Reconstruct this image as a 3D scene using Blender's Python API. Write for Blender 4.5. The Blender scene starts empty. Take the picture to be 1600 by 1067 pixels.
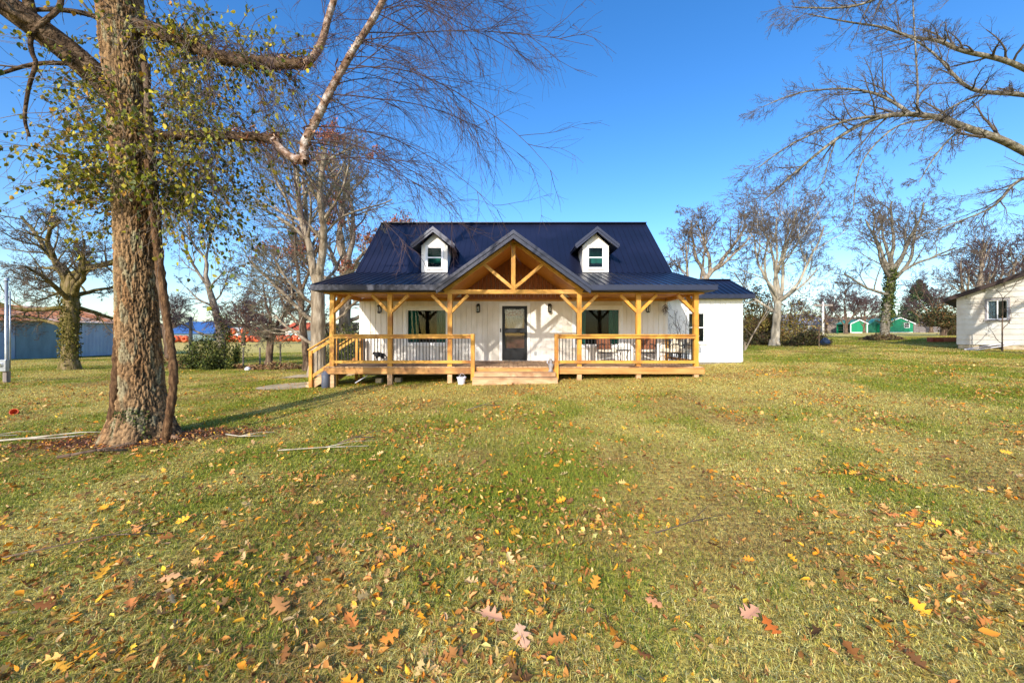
import bpy, math, random
import numpy as np
from mathutils import Vector, Matrix, noise as mnoise

SC = bpy.context.scene
COL = SC.collection
F, U0, V0, EYE = 600.0, 800.0, 524.0, 1.6          # lens in photo pixels, vanishing point, eye height

def W(u, v, Y):
    return Vector(((u - U0) * Y / F, Y, EYE - (v - V0) * Y / F))

# ---------------------------------------------------------------- terrain
CP = np.array([(0,0,0),(-4,2,0),(4,2,.08),(-6.1,6.35,-.12),(-5.6,11.8,0),(0,11.3,.17),(5.7,11.8,.31),(9.1,15.2,.5),
  (-6.4,12.5,-.07),(15,9,.55),(24,20.8,.87),(17.8,26,.9),(42,52,1.55),(60,64,1.72),(20,60,1.2),(29,30,1.25),(-21.7,19,-.1),(-18.2,13.8,-.1),(-37,27,-.15),
  (-37,37,-.35),(-13,22,-.25),(-40,80,.4),(0,80,.9),(70,80,2.1),(90,90,2.2),(-100,60,0),(100,40,2.2),(-8,-10,0),
  (8,-10,.1),(0,30,.5),(0,200,1.2),(-200,200,1.0),(200,200,3.),(200,0,2.),(-200,0,-.5)], float)
def _phi(r2):
    return 0.5 * r2 * np.log(r2 + 1e-9)
def _tps():
    n = len(CP); d = CP[:, None, :2] - CP[None, :, :2]
    K = _phi((d ** 2).sum(-1)) + np.eye(n) * 1.0
    P = np.c_[np.ones(n), CP[:, :2]]
    A = np.zeros((n + 3, n + 3)); A[:n, :n] = K; A[:n, n:] = P; A[n:, :n] = P.T
    return np.linalg.solve(A, np.r_[CP[:, 2], 0, 0, 0])
TW = _tps()
def H(x, y):
    x = np.clip(np.atleast_1d(np.asarray(x, float)), -200, 200); y = np.clip(np.atleast_1d(np.asarray(y, float)), -60, 200)
    out = TW[-3] + TW[-2] * x + TW[-1] * y
    for i, (cx, cy, _) in enumerate(CP):
        out = out + TW[i] * _phi((x - cx) ** 2 + (y - cy) ** 2)
    return out
def h(x, y):
    return float(H(x, y)[0])

def _hash(ix, iy, seed):
    n = (ix.astype(np.int64) * 374761393 + iy.astype(np.int64) * 668265263 + seed * 974711) & 0x7fffffff
    n = ((n ^ (n >> 13)) * 1274126177) & 0x7fffffff
    return ((n ^ (n >> 16)) & 0xffff) / 65535.0
def vnoise(x, y, s, seed=0):
    x = x / s; y = y / s; ix = np.floor(x); iy = np.floor(y); fx = x - ix; fy = y - iy
    fx = fx * fx * (3 - 2 * fx); fy = fy * fy * (3 - 2 * fy)
    a = _hash(ix, iy, seed); b = _hash(ix + 1, iy, seed); c = _hash(ix, iy + 1, seed); d = _hash(ix + 1, iy + 1, seed)
    return (a * (1 - fx) + b * fx) * (1 - fy) + (c * (1 - fx) + d * fx) * fy
def fbm(x, y, s, seed=0, o=4):
    t = 0; a = .5; n = 0
    for i in range(o):
        t = t + a * vnoise(x + 31.7 * i, y - 17.3 * i, s / 2 ** i, seed + i); n += a; a *= .5
    return t / n
def greenness(x, y):
    """0 = straw, 1 = lush; patches of the lawn"""
    g = .29 + 2.1 * (fbm(x, y, 3.4, 5) - .5) + 1.25 * (fbm(x, y, .6, 9, 3) - .5)
    g = g + .34 * np.clip((x - 7) / 8, 0, 1) * np.clip((y - 13) / 6, 0, 1) * np.clip((34 - y) / 12, 0, 1)
    g = g + .22 * np.clip((-x - .5) / 3, 0, 1) * np.clip((14 - y) / 6, 0, 1)
    g = g - .20 * np.exp(-((x - 3.0) / 3.5) ** 2 - ((y - 4.0) / 2.6) ** 2) - .1 * np.exp(-((x - 8) / 6) ** 2 - ((y - 10) / 3) ** 2)
    g = g - .25 * np.clip((y - 34) / 15, 0, 1)
    return np.clip(g, 0, 1)
def mulch(x, y):
    """bare leaf mould round the big tree"""
    d = ((x + 6.0 + .35 * (y - 6.2)) / 2.1) ** 2 + ((y - 6.25 - .22 * (x + 6)) / .62) ** 2
    return np.clip(1.25 - d + .9 * (fbm(x, y, .5, 40) - .5), 0, 1)

# ---------------------------------------------------------------- materials
def S(r, g, b):
    f = lambda c: (c / 255 / 12.92) if c / 255 <= .04045 else ((c / 255 + .055) / 1.055) ** 2.4
    return (f(r), f(g), f(b), 1)
def new_mat(name):
    m = bpy.data.materials.new(name); m.use_nodes = True
    nt = m.node_tree; return m, nt, nt.nodes, nt.links, nt.nodes['Principled BSDF']
def mat(name, c1, c2=None, rough=.7, scale=4, stretch=(1, 1, 1), bump=0., bscale=None, metal=0, spec=.5, detail=5, lo=.35, hi=.65,
        c3=None, s3=1.0, coord='Object'):
    m, nt, N, L, P = new_mat(name)
    P.inputs['Roughness'].default_value = rough; P.inputs['Metallic'].default_value = metal
    P.inputs['Specular IOR Level'].default_value = spec
    P.inputs['Base Color'].default_value = c1
    tc = N.new('ShaderNodeTexCoord'); mp = N.new('ShaderNodeMapping'); L.new(tc.outputs[coord], mp.inputs[0])
    mp.inputs['Scale'].default_value = stretch
    if c2:
        nz = N.new('ShaderNodeTexNoise'); nz.inputs['Scale'].default_value = scale; nz.inputs['Detail'].default_value = detail
        nz.inputs['Roughness'].default_value = .65
        L.new(mp.outputs[0], nz.inputs['Vector'])
        r = N.new('ShaderNodeValToRGB'); r.color_ramp.elements[0].position = lo; r.color_ramp.elements[1].position = hi
        r.color_ramp.elements[0].color = c1; r.color_ramp.elements[1].color = c2
        L.new(nz.outputs['Fac'], r.inputs[0]); last = r.outputs[0]
        if c3:
            n3 = N.new('ShaderNodeTexNoise'); n3.inputs['Scale'].default_value = s3; n3.inputs['Detail'].default_value = 4
            L.new(tc.outputs[coord], n3.inputs['Vector'])
            r3 = N.new('ShaderNodeValToRGB'); r3.color_ramp.elements[0].position = .5; r3.color_ramp.elements[1].position = .68
            L.new(n3.outputs['Fac'], r3.inputs[0])
            mx = N.new('ShaderNodeMixRGB'); mx.inputs[2].default_value = c3
            L.new(r3.outputs[0], mx.inputs[0]); L.new(last, mx.inputs[1]); last = mx.outputs[0]
        L.new(last, P.inputs['Base Color'])
    if bump:
        nb = N.new('ShaderNodeTexNoise'); nb.inputs['Scale'].default_value = bscale or scale * 2; nb.inputs['Detail'].default_value = 6
        L.new(mp.outputs[0], nb.inputs['Vector'])
        b = N.new('ShaderNodeBump'); b.inputs['Strength'].default_value = 1; b.inputs['Distance'].default_value = bump
        L.new(nb.outputs['Fac'], b.inputs['Height']); L.new(b.outputs[0], P.inputs['Normal'])
    return m
def leaf_mat(name, trans=.35, rough=.5, vary=0):
    m, nt, N, L, P = new_mat(name)
    at = N.new('ShaderNodeAttribute'); at.attribute_name = 'Col'
    P.inputs['Roughness'].default_value = rough; P.inputs['Specular IOR Level'].default_value = .3
    L.new(at.outputs['Color'], P.inputs['Base Color'])
    tr = N.new('ShaderNodeBsdfTranslucent'); L.new(at.outputs['Color'], tr.inputs[0])
    mx = N.new('ShaderNodeMixShader'); mx.inputs[0].default_value = trans
    L.new(P.outputs[0], mx.inputs[1]); L.new(tr.outputs[0], mx.inputs[2])
    L.new(mx.outputs[0], N['Material Output'].inputs[0])
    return m
def glass_mat(name, tint=(.8, .9, .9, 1), refl=1.45):
    m, nt, N, L, P = new_mat(name); N.remove(P)
    tr = N.new('ShaderNodeBsdfTransparent'); tr.inputs[0].default_value = tint
    gl = N.new('ShaderNodeBsdfGlossy'); gl.inputs['Roughness'].default_value = .015
    fr = N.new('ShaderNodeFresnel'); fr.inputs[0].default_value = refl
    mx = N.new('ShaderNodeMixShader'); L.new(fr.outputs[0], mx.inputs[0]); L.new(tr.outputs[0], mx.inputs[1]); L.new(gl.outputs[0], mx.inputs[2])
    L.new(mx.outputs[0], N['Material Output'].inputs[0]); return m

M = {}
M['wood'] = mat('stained_pine', S(208,152,54), S(180,122,30), .55, 3, (1,1,1), .003, 20, c3=S(214,160,84), s3=1.3)
M['wood_x'] = mat('stained_pine_rail', S(214,160,64), S(182,126,36), .55, 6, (.35,3,3), .003, 14, c3=S(150,92,38), s3=2.2)
M['wood_z'] = mat('stained_pine_post', S(212,158,58), S(182,124,34), .55, 6, (3,3,.35), .003, 14, c3=S(156,94,36), s3=2.0)
M['wood_rim'] = mat('weathered_rim_board', S(196,148,84), S(168,112,52), .7, 5, (.3,3,3), .003, 14, c3=S(140,94,52), s3=1.6)
M['wood_step'] = mat('weathered_step_board', S(206,172,134), S(172,132,92), .8, 5, (.3,3,3), .003, 14, c3=S(150,112,78), s3=1.8)
M['deckboard'] = mat('deck_board_wood', S(198,162,122), S(160,126,92), .8, 4, (4,.4,1), .003, 14, c3=S(112,80,54), s3=2)
M['ceiling'] = mat('pine_ceiling', S(214,150,58), S(186,120,36), .55, 4, (1,4,1), .003, 10, c3=S(164,92,28), s3=.9)
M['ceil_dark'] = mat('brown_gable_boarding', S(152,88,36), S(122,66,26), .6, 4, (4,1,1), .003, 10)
M['white'] = mat('white_painted_siding', S(236,232,226), S(222,216,206), .6, 2.2, (1.5,1.5,.4), .0015, 40, c3=S(214,206,192), s3=.7)
M['white_trim'] = mat('white_trim_paint', S(238,238,238), S(228,228,226), .5, 5)
M['white_wing'] = mat('bright_white_siding', S(243,243,244), S(234,235,236), .55, 1.5, (1,1,.3), .001, 40)
M['roof'] = mat('navy_metal_roof', S(26,30,52), S(21,25,43), .36, .8, (1,1,1), .0012, 3, metal=.15, spec=.5, c3=S(33,37,60), s3=.35)
M['roof_trim'] = mat('navy_metal_trim', S(40,45,68), S(35,40,60), .38, 1.5, metal=.1)
M['soffit_dark'] = mat('dark_soffit', S(30,28,32), S(22,20,24), .7, 3)
M['black_metal'] = mat('black_metal', S(34,31,34), S(26,24,26), .42, 8, metal=.3)
M['black'] = mat('dark_charcoal', S(30,30,34), S(22,22,24), .6, 6)
M['door'] = mat('charcoal_door_paint', S(32,33,37), S(26,27,30), .45, 5, spec=.25)
M['door_red'] = mat('red_brown_inner_door', S(104,52,40), S(84,38,30), .5, 5)
M['lace'] = mat('lace_curtain', S(150,150,158), S(84,84,94), .9, 26, lo=.42, hi=.58)
M['valance'] = mat('red_patterned_valance', S(110,34,40), S(150,130,124), .9, 14, lo=.48, hi=.56)
M['curtain'] = mat('green_curtain', S(56,136,116), S(36,100,84), .85, 3, (5,5,.3))
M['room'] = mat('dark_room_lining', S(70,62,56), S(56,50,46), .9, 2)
M['glass'] = glass_mat('window_glass', (.7,.8,.82,1), 1.22)
M['glass_clear'] = glass_mat('clear_glass', (.9,.92,.92,1), 1.45)
M['cushion'] = mat('cream_cushion', S(240,232,212), S(222,210,186), .9, 6, bump=.004, bscale=14)
M['wicker'] = mat('brown_wicker_back', S(146,92,62), S(106,62,40), .8, 30, bump=.004)
M['concrete'] = mat('grey_concrete_block', S(150,144,134), S(116,110,100), .9, 6, bump=.006)
M['path'] = mat('pale_concrete', S(196,176,142), S(162,142,108), .95, 3, bump=.006, c3=S(128,118,72), s3=1.2)
M['dirt'] = mat('bare_dirt', S(142,120,92), S(110,90,66), .95, 3, bump=.01)
M['white_plastic'] = mat('white_plastic', S(222,222,232), S(204,204,214), .45, 4)
M['grey_plastic'] = mat('slate_grey_plastic', S(86,90,104), S(72,76,90), .5, 3)
M['terracotta'] = mat('terracotta', S(204,92,48), S(168,66,34), .8, 6)
M['barn'] = mat('blue_grey_sheet_metal', S(146,158,176), S(128,140,160), .5, 1.2, (1,1,.3), .003, 5, metal=.1, c3=S(150,166,170), s3=.4)
M['barn_door'] = mat('green_grey_sheet_metal', S(104,128,134), S(86,108,116), .55, 2, (1,1,.3))
M['rust'] = mat('rusty_roof_metal', S(198,136,84), S(146,76,34), .75, 1.0, (.5,2.4,1), .003, 5, c3=S(176,164,152), s3=.5)
M['galv'] = mat('galvanised_steel', S(176,180,184), S(150,154,160), .4, 6, metal=.6)
M['asb'] = mat('faded_grey_siding', S(196,194,186), S(176,172,162), .8, 1.6, (1,1,1), .003, 12, c3=S(182,170,154), s3=.8)
M['brown_fascia'] = mat('brown_roof_board', S(62,44,38), S(44,32,28), .8, 3)
M['old_sill'] = mat('weathered_window_frame', S(150,146,150), S(110,104,106), .8, 9)
M['white_block'] = mat('stained_footing', S(190,176,150), S(150,134,108), .9, 4)
M['redboard'] = mat('red_brown_block', S(206,104,66), S(150,56,34), .8, 3)
M['green_metal'] = mat('green_sheet_metal', S(24,138,96), S(18,124,86), .45, 1.5, (3,3,.2))
M['green_roof'] = mat('pale_green_roof', S(76,150,128), S(62,134,112), .5, 1)
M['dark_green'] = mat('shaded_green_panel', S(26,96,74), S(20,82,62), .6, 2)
M['taupe'] = mat('taupe_shed_siding', S(150,136,128), S(134,120,112), .7, 2)
M['grey_shingle'] = mat('grey_shingle', S(132,136,146), S(112,116,126), .85, 2)
M['white_far'] = mat('white_wall', S(226,222,212), S(208,204,194), .7, 1)
M['brown_far'] = mat('brown_shingle', S(110,94,88), S(92,78,72), .85, 2)
M['blue_tarp'] = mat('bright_blue_roofing', S(58,98,156), S(48,86,140), .5, 1)
M['orange'] = mat('orange_plastic', S(226,108,60), S(200,86,44), .5, 3)
M['fence_grey'] = mat('grey_fence_board', S(124,116,114), S(98,92,92), .9, 3)
M['pole'] = mat('weathered_pole', S(150,138,128), S(112,102,96), .85, 3, (3,3,.3))
M['pole_white'] = mat('white_pole', S(216,212,208), S(192,188,186), .7, 3)
M['blue_tub'] = mat('dark_blue_plastic', S(52,70,100), S(40,56,84), .5, 3)
M['fur_black'] = mat('black_fur', S(26,25,28), S(38,36,38), .8, 20, bump=.004, bscale=60)
M['fur_white'] = mat('white_fur', S(226,220,214), S(206,198,190), .85, 20, bump=.004, bscale=60)
M['stone'] = mat('grey_stone', S(168,160,158), S(120,112,110), .85, 10, bump=.004)
def bark(name, c1, c2, c3, sc, bump=.02, st=(1, 1, .25)):
    m, nt, N, L, P = new_mat(name)
    P.inputs['Roughness'].default_value = .9; P.inputs['Specular IOR Level'].default_value = .15
    tc = N.new('ShaderNodeTexCoord'); mp = N.new('ShaderNodeMapping'); mp.inputs['Scale'].default_value = st
    L.new(tc.outputs['Object'], mp.inputs[0])
    vo = N.new('ShaderNodeTexVoronoi'); vo.feature = 'DISTANCE_TO_EDGE'; vo.inputs['Scale'].default_value = sc
    nz = N.new('ShaderNodeTexNoise'); nz.inputs['Scale'].default_value = sc * .9; nz.inputs['Detail'].default_value = 8
    L.new(mp.outputs[0], nz.inputs['Vector'])
    va = N.new('ShaderNodeVectorMath'); va.operation = 'ADD'; L.new(mp.outputs[0], va.inputs[0])
    vs = N.new('ShaderNodeVectorMath'); vs.operation = 'SCALE'; vs.inputs['Scale'].default_value = .22; L.new(nz.outputs['Color'], vs.inputs[0]); L.new(vs.outputs[0], va.inputs[1])
    L.new(va.outputs[0], vo.inputs['Vector'])
    r = N.new('ShaderNodeValToRGB'); e = r.color_ramp.elements; e[0].position = .32; e[0].color = c1; e[1].position = .68; e[1].color = c3
    k = e.new(.5); k.color = c2
    L.new(nz.outputs['Fac'], r.inputs[0]); L.new(r.outputs[0], P.inputs['Base Color'])
    mm = N.new('ShaderNodeMath'); mm.operation = 'MINIMUM'; mm.inputs[1].default_value = .18; L.new(vo.outputs['Distance'], mm.inputs[0])
    ma = N.new('ShaderNodeMath'); ma.operation = 'MULTIPLY_ADD'; ma.inputs[1].default_value = 4; L.new(mm.outputs[0], ma.inputs[0]); L.new(nz.outputs['Fac'], ma.inputs[2])
    b = N.new('ShaderNodeBump'); b.inputs['Distance'].default_value = bump; b.inputs['Strength'].default_value = 1
    L.new(ma.outputs[0], b.inputs['Height']); L.new(b.outputs[0], P.inputs['Normal']); return m
M['bark_hero'] = bark('scaly_brown_bark', S(84,60,44), S(136,106,82), S(172,146,120), 9, .018)
M['bark_limb'] = bark('dark_flaking_bark', S(46,36,28), S(84,66,50), S(128,106,84), 9, .02, (1,1,1))
M['bark_peel'] = bark('peeling_pink_bark', S(84,56,40), S(142,116,98), S(196,184,178), 10, .01, (1,1,1))
M['bark_vine'] = bark('hairy_vine_bark', S(70,50,36), S(108,80,56), S(146,112,80), 30, .01, (1,1,.3))
M['bark_grey'] = bark('grey_bark', S(92,80,68), S(138,124,108), S(170,158,142), 7, .015)
M['bark_pale'] = bark('pale_grey_bark', S(92,80,66), S(138,124,106), S(178,166,148), 6, .012)
M['bark_white'] = bark('smooth_white_bark', S(120,110,94), S(168,158,140), S(200,192,176), 4, .006)
M['bark_limb_grey'] = bark('lichen_grey_limb_bark', S(72,66,54), S(116,108,92), S(150,144,130), 9, .01, (1,1,1))
M['bark_dark'] = bark('dark_bark', S(66,52,44), S(98,80,66), S(128,110,92), 8, .015)
M['bark_moss'] = bark('mossy_bark', S(74,70,30), S(112,98,58), S(140,122,96), 7, .02)
M['twig_purple'] = mat('purple_brown_twig', S(62,46,52), S(86,66,66), .8, 3)
M['twig_brown'] = mat('brown_twig', S(80,68,58), S(112,98,84), .8, 3)
M['twig_grey'] = mat('grey_twig', S(74,64,56), S(100,88,76), .8, 3)
M['twig_olive'] = mat('lichen_green_twig', S(120,114,88), S(84,76,58), .8, 3)
M['leaf'] = leaf_mat('living_leaf', .25)
M['needle'] = leaf_mat('evergreen_foliage', .12, .7)
M['dry_leaf'] = leaf_mat('dry_leaf', .18, .7)
M['blade'] = leaf_mat('grass_blade', .3, .6)
for k in ('leaf', 'needle', 'dry_leaf', 'blade'): M[k].use_backface_culling = False

# ---------------------------------------------------------------- mesh helpers
class MB:
    def __init__(s): s.v = []; s.f = []; s.mi = []; s.k = 0
    def poly(s, pts, faces):
        b = len(s.v); s.v += [tuple(p) for p in pts]
        s.f += [tuple(b + i for i in f) for f in faces]; s.mi += [s.k] * len(faces); return s
    def box(s, x0, x1, y0, y1, z0, z1):
        p = [(x0,y0,z0),(x1,y0,z0),(x1,y1,z0),(x0,y1,z0),(x0,y0,z1),(x1,y0,z1),(x1,y1,z1),(x0,y1,z1)]
        return s.poly(p, [(0,3,2,1),(4,5,6,7),(0,1,5,4),(1,2,6,5),(2,3,7,6),(3,0,4,7)])
    def beam(s, p, q, w, t, up=(0, 0, 1)):
        """bar from p to q; w across, t along 'up'"""
        p = Vector(p); q = Vector(q); d = (q - p).normalized(); u = Vector(up)
        a = d.cross(u)
        if a.length < 1e-4: u = Vector((0, 1, 0)); a = d.cross(u)
        a.normalize(); u = a.cross(d).normalized(); a *= w / 2; u *= t / 2
        P = [p-a-u, p+a-u, p+a+u, p-a+u, q-a-u, q+a-u, q+a+u, q-a+u]
        return s.poly(P, [(0,1,2,3),(7,6,5,4),(0,4,5,1),(1,5,6,2),(2,6,7,3),(3,7,4,0)])
    def prism(s, pts, ext):
        n = len(pts); e = Vector(ext); P = [Vector(p) for p in pts]; P += [p + e for p in P]
        f = [tuple(range(n))[::-1], tuple(range(n, 2 * n))] + [(i, (i+1) % n, n + (i+1) % n, n + i) for i in range(n)]
        return s.poly(P, f)
    def tube(s, pts, rad, n=8):
        pts = [Vector(p) for p in pts]
        if not hasattr(rad, '__len__'): rad = [rad] * len(pts)
        b = len(s.v); ref = Vector((0, 0, 1)) if abs((pts[-1] - pts[0]).normalized().z) < .8 else Vector((0, 1, 0))
        for i, p in enumerate(pts):
            d = (pts[min(i+1, len(pts)-1)] - pts[max(i-1, 0)]).normalized(); a = d.cross(ref).normalized(); c = a.cross(d)
            for j in range(n):
                t = 2 * math.pi * j / n; s.v.append(tuple(p + (a * math.cos(t) + c * math.sin(t)) * rad[i]))
        fs = [(b + i*n + j, b + i*n + (j+1) % n, b + (i+1)*n + (j+1) % n, b + (i+1)*n + j) for i in range(len(pts)-1) for j in range(n)]
        fs += [tuple(b + j for j in range(n))[::-1], tuple(b + (len(pts)-1)*n + j for j in range(n))]
        s.f += fs; s.mi += [s.k] * len(fs); return s
    def lathe(s, prof, c=(0, 0, 0), n=20):
        c = Vector(c); b = len(s.v)
        for (r, z) in prof:
            for j in range(n):
                t = 2 * math.pi * j / n; s.v.append((c.x + r*math.cos(t), c.y + r*math.sin(t), c.z + z))
        fs = [(b + i*n + j, b + i*n + (j+1) % n, b + (i+1)*n + (j+1) % n, b + (i+1)*n + j) for i in range(len(prof)-1) for j in range(n)]
        s.f += fs; s.mi += [s.k] * len(fs); return s
    def build(s, name, m, parent=None, smooth=False, bevel=0, loc=None):
        me = bpy.data.meshes.new(name); me.from_pydata(s.v, [], s.f); me.update()
        for x in (m if isinstance(m, (list, tuple)) else [m]): me.materials.append(x)
        if isinstance(m, (list, tuple)): me.polygons.foreach_set('material_index', s.mi)
        if smooth: me.polygons.foreach_set('use_smooth', [True] * len(me.polygons))
        o = bpy.data.objects.new(name, me); COL.objects.link(o)
        if parent: o.parent = parent
        if loc is not None: o.location = loc
        if bevel:
            b = o.modifiers.new('Bevel', 'BEVEL'); b.width = bevel; b.segments = 2; b.limit_method = 'ANGLE'
        return o
def tag(o, label=None, cat=None, group=None, kind=None):
    if label: o['label'] = label
    if cat: o['category'] = cat
    if group: o['group'] = group
    if kind: o['kind'] = kind
    return o
def empty(name, loc, label, cat, group=None, rz=0):
    o = bpy.data.objects.new(name, None); COL.objects.link(o); o.location = loc; o.rotation_euler = (0, 0, rz)
    o.empty_display_size = .2
    return tag(o, label, cat, group)
def children(o): return [c for c in bpy.data.objects if c.parent == o]
def copy_tree(o, parent=None):
    c = o.copy(); COL.objects.link(c); c.parent = parent
    for ch in children(o): copy_tree(ch, c)
    return c
def np_mesh(name, V, loops, starts, totals, col, m, parent=None, smooth=False):
    me = bpy.data.meshes.new(name)
    me.vertices.add(len(V)); me.vertices.foreach_set('co', V.astype(np.float32).ravel())
    me.loops.add(len(loops)); me.loops.foreach_set('vertex_index', loops.astype(np.int32))
    me.polygons.add(len(starts)); me.polygons.foreach_set('loop_start', starts.astype(np.int32)); me.polygons.foreach_set('loop_total', totals.astype(np.int32))
    if smooth: me.polygons.foreach_set('use_smooth', np.ones(len(starts), bool))
    if col is not None:
        a = me.color_attributes.new('Col', 'FLOAT_COLOR', 'POINT')
        c = np.ones((len(V), 4), np.float32); c[:, :3] = col; a.data.foreach_set('color', c.ravel())
    for x in (m if isinstance(m, (list, tuple)) else [m]): me.materials.append(x)
    me.update(calc_edges=True); me.validate()
    o = bpy.data.objects.new(name, me); COL.objects.link(o)
    if parent: o.parent = parent
    return o
def stamp(templates, which, pos, rot, scale, col, name, m, parent=None, tint=None):
    """place many copies of small polygon templates (verts Kx3, faces) as ONE mesh"""
    Vs, Ls, St, To, Cs = [], [], [], [], []; vb = lb = 0
    for k, (tv, tf) in enumerate(templates):
        idx = np.where(which == k)[0]
        if not len(idx): continue
        tv = np.asarray(tv, float)
        v = np.einsum('nij,kj->nki', rot[idx], tv) * scale[idx][:, None, None] + pos[idx][:, None, :]
        n, K = v.shape[:2]
        fl = np.concatenate([np.array(f) for f in tf]); ft = np.array([len(f) for f in tf])
        lo = (fl[None, :] + (np.arange(n) * K)[:, None] + vb).ravel()
        to = np.tile(ft, n); st = np.r_[0, np.cumsum(to)[:-1]] + lb
        c = np.repeat(col[idx][:, None, :], K, 1)
        if tint is not None: c = c * tint[k][None, :, None]
        Vs.append(v.reshape(-1, 3)); Ls.append(lo); St.append(st); To.append(to); Cs.append(c.reshape(-1, 3))
        vb += n * K; lb += len(lo)
    return np_mesh(name, np.concatenate(Vs), np.concatenate(Ls), np.concatenate(St), np.concatenate(To), np.concatenate(Cs), m, parent)
def rot_euler(rng, n, tilt):
    """random heading, tilt up to 'tilt' radians"""
    a = rng.uniform(0, 2*np.pi, n); b = rng.normal(0, 1, n) * tilt; c = rng.normal(0, 1, n) * tilt
    ca, sa, cb, sb, cc, sc = np.cos(a), np.sin(a), np.cos(b), np.sin(b), np.cos(c), np.sin(c)
    Rz = np.zeros((n,3,3)); Rz[:,0,0]=ca; Rz[:,0,1]=-sa; Rz[:,1,0]=sa; Rz[:,1,1]=ca; Rz[:,2,2]=1
    Rx = np.zeros((n,3,3)); Rx[:,0,0]=1; Rx[:,1,1]=cb; Rx[:,1,2]=-sb; Rx[:,2,1]=sb; Rx[:,2,2]=cb
    Ry = np.zeros((n,3,3)); Ry[:,1,1]=1; Ry[:,0,0]=cc; Ry[:,0,2]=sc; Ry[:,2,0]=-sc; Ry[:,2,2]=cc
    return Rz @ Rx @ Ry
def pal(rng, n, cols, w=None, jit=.12):
    C = np.array([c[:3] for c in cols]); i = rng.choice(len(C), n, p=None if w is None else np.array(w) / sum(w))
    return np.clip(C[i] * (1 + rng.normal(0, jit, (n, 1))) * (1 + rng.normal(0, jit * .35, (n, 3))), .003, .95)
# ---------------------------------------------------------------- ground
def ground():
    def ax(neg, pos, fine, step, far):
        a = list(np.arange(neg, pos + 1e-6, step)); d = step
        while a[-1] < far: d *= 1.16; a.append(a[-1] + d)
        d = step; b = [neg]
        while b[-1] > -far: d *= 1.16; b.append(b[-1] - d)
        return np.array(b[1:][::-1] + a)
    xs = ax(-24, 30, 0, .3, 1400); ys = ax(-3, 40, 0, .25, 1400)
    X, Y = np.meshgrid(xs, ys); Z = H(X.ravel(), Y.ravel()).reshape(X.shape)
    Z = Z + .03 * (fbm(X, Y, 1.4, 77) - .5) * (np.abs(X) < 60) + .05 * mulch(X, Y) * (fbm(X, Y, .6, 3))
    V = np.c_[X.ravel(), Y.ravel(), Z.ravel()]; nx, ny = len(xs), len(ys)
    i, j = np.meshgrid(np.arange(nx - 1), np.arange(ny - 1)); b = (j * nx + i).ravel()
    q = np.c_[b, b + 1, b + nx + 1, b + nx]
    g = greenness(V[:, 0], V[:, 1])[:, None]; mu = mulch(V[:, 0], V[:, 1])[:, None]
    straw = np.array(S(206,188,104)[:3]); green = np.array(S(138,146,44)[:3]); soil = np.array(S(112,84,62)[:3])
    c = straw * (1 - g) + green * g; c = c * .85
    # far field: dry stripes
    far = np.clip((V[:, 1:2] - 30) / 25, 0, 1) * (.45 + .4 * vnoise(V[:, 0:1] * .25, V[:, 1:2], 9, 3))
    c = c * (1 - far) + np.array(S(200,176,108)[:3]) * far
    c = c * (1 - mu) + soil * mu
    m, nt, N, L, P = new_mat('lawn_ground')
    P.inputs['Roughness'].default_value = .95; P.inputs['Specular IOR Level'].default_value = .1
    at = N.new('ShaderNodeAttribute'); at.attribute_name = 'Col'
    tc = N.new('ShaderNodeTexCoord'); last = at.outputs['Color']
    for sc, lo, hi, a, b_ in ((70, .38, .62, .62, 1.35), (9, .35, .65, .8, 1.2), (1.1, .35, .65, .86, 1.13)):
        nz = N.new('ShaderNodeTexNoise'); nz.inputs['Scale'].default_value = sc; nz.inputs['Detail'].default_value = 5
        L.new(tc.outputs['Object'], nz.inputs['Vector'])
        r = N.new('ShaderNodeMapRange'); r.inputs[1].default_value = lo; r.inputs[2].default_value = hi; r.inputs[3].default_value = a; r.inputs[4].default_value = b_
        L.new(nz.outputs['Fac'], r.inputs[0])
        mx = N.new('ShaderNodeVectorMath'); mx.operation = 'SCALE'; L.new(last, mx.inputs[0]); L.new(r.outputs[0], mx.inputs['Scale']); last = mx.outputs[0]
    L.new(last, P.inputs['Base Color'])
    nb = N.new('ShaderNodeTexNoise'); nb.inputs['Scale'].default_value = 28; nb.inputs['Detail'].default_value = 6; L.new(tc.outputs['Object'], nb.inputs['Vector'])
    bp = N.new('ShaderNodeBump'); bp.inputs['Distance'].default_value = .03; L.new(nb.outputs['Fac'], bp.inputs['Height']); L.new(bp.outputs[0], P.inputs['Normal'])
    o = np_mesh('ground', V, q.ravel(), np.arange(len(q)) * 4, np.full(len(q), 4), c, m, smooth=True)
    tag(o, 'wide lawn of mixed green and straw coloured winter grass', 'lawn', kind='structure')
ground()

def in_house(x, y, pad=0):
    a = (x > -5.7 - pad) & (x < 5.85 + pad) & (y > 12.6 - pad) & (y < 20.5)
    b = (x > 5.8) & (x < 9.15 + pad) & (y > 15.2 - pad) & (y < 18.6)
    s = (x > -1.2) & (x < 1.35) & (y > 11.18 - pad) & (y < 12.7)
    t = (x > -6.5) & (x < -5.5) & (y > 12.0 - pad) & (y < 14.0)
    return a | b | s | t
def on_path(x, y):
    return (((x + 7.3) / 1.15) ** 2 + ((y - 12.9) / 1.0) ** 2 < 1) | ((x > -9.5) & (x < -6.6) & (y > 15.6) & (y < 17.0))

def lawn_points(rng, n, y0, y1, wide=1.42, k=1.35):
    """points on the lawn, thinning with distance from the viewer"""
    e = 2 - k; u = rng.uniform(0, 1, n); y = (y0 ** e + u * (y1 ** e - y0 ** e)) ** (1 / e)
    x = rng.uniform(-1, 1, n) * (wide * (y + .6) + 2.2)
    return x, y

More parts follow.
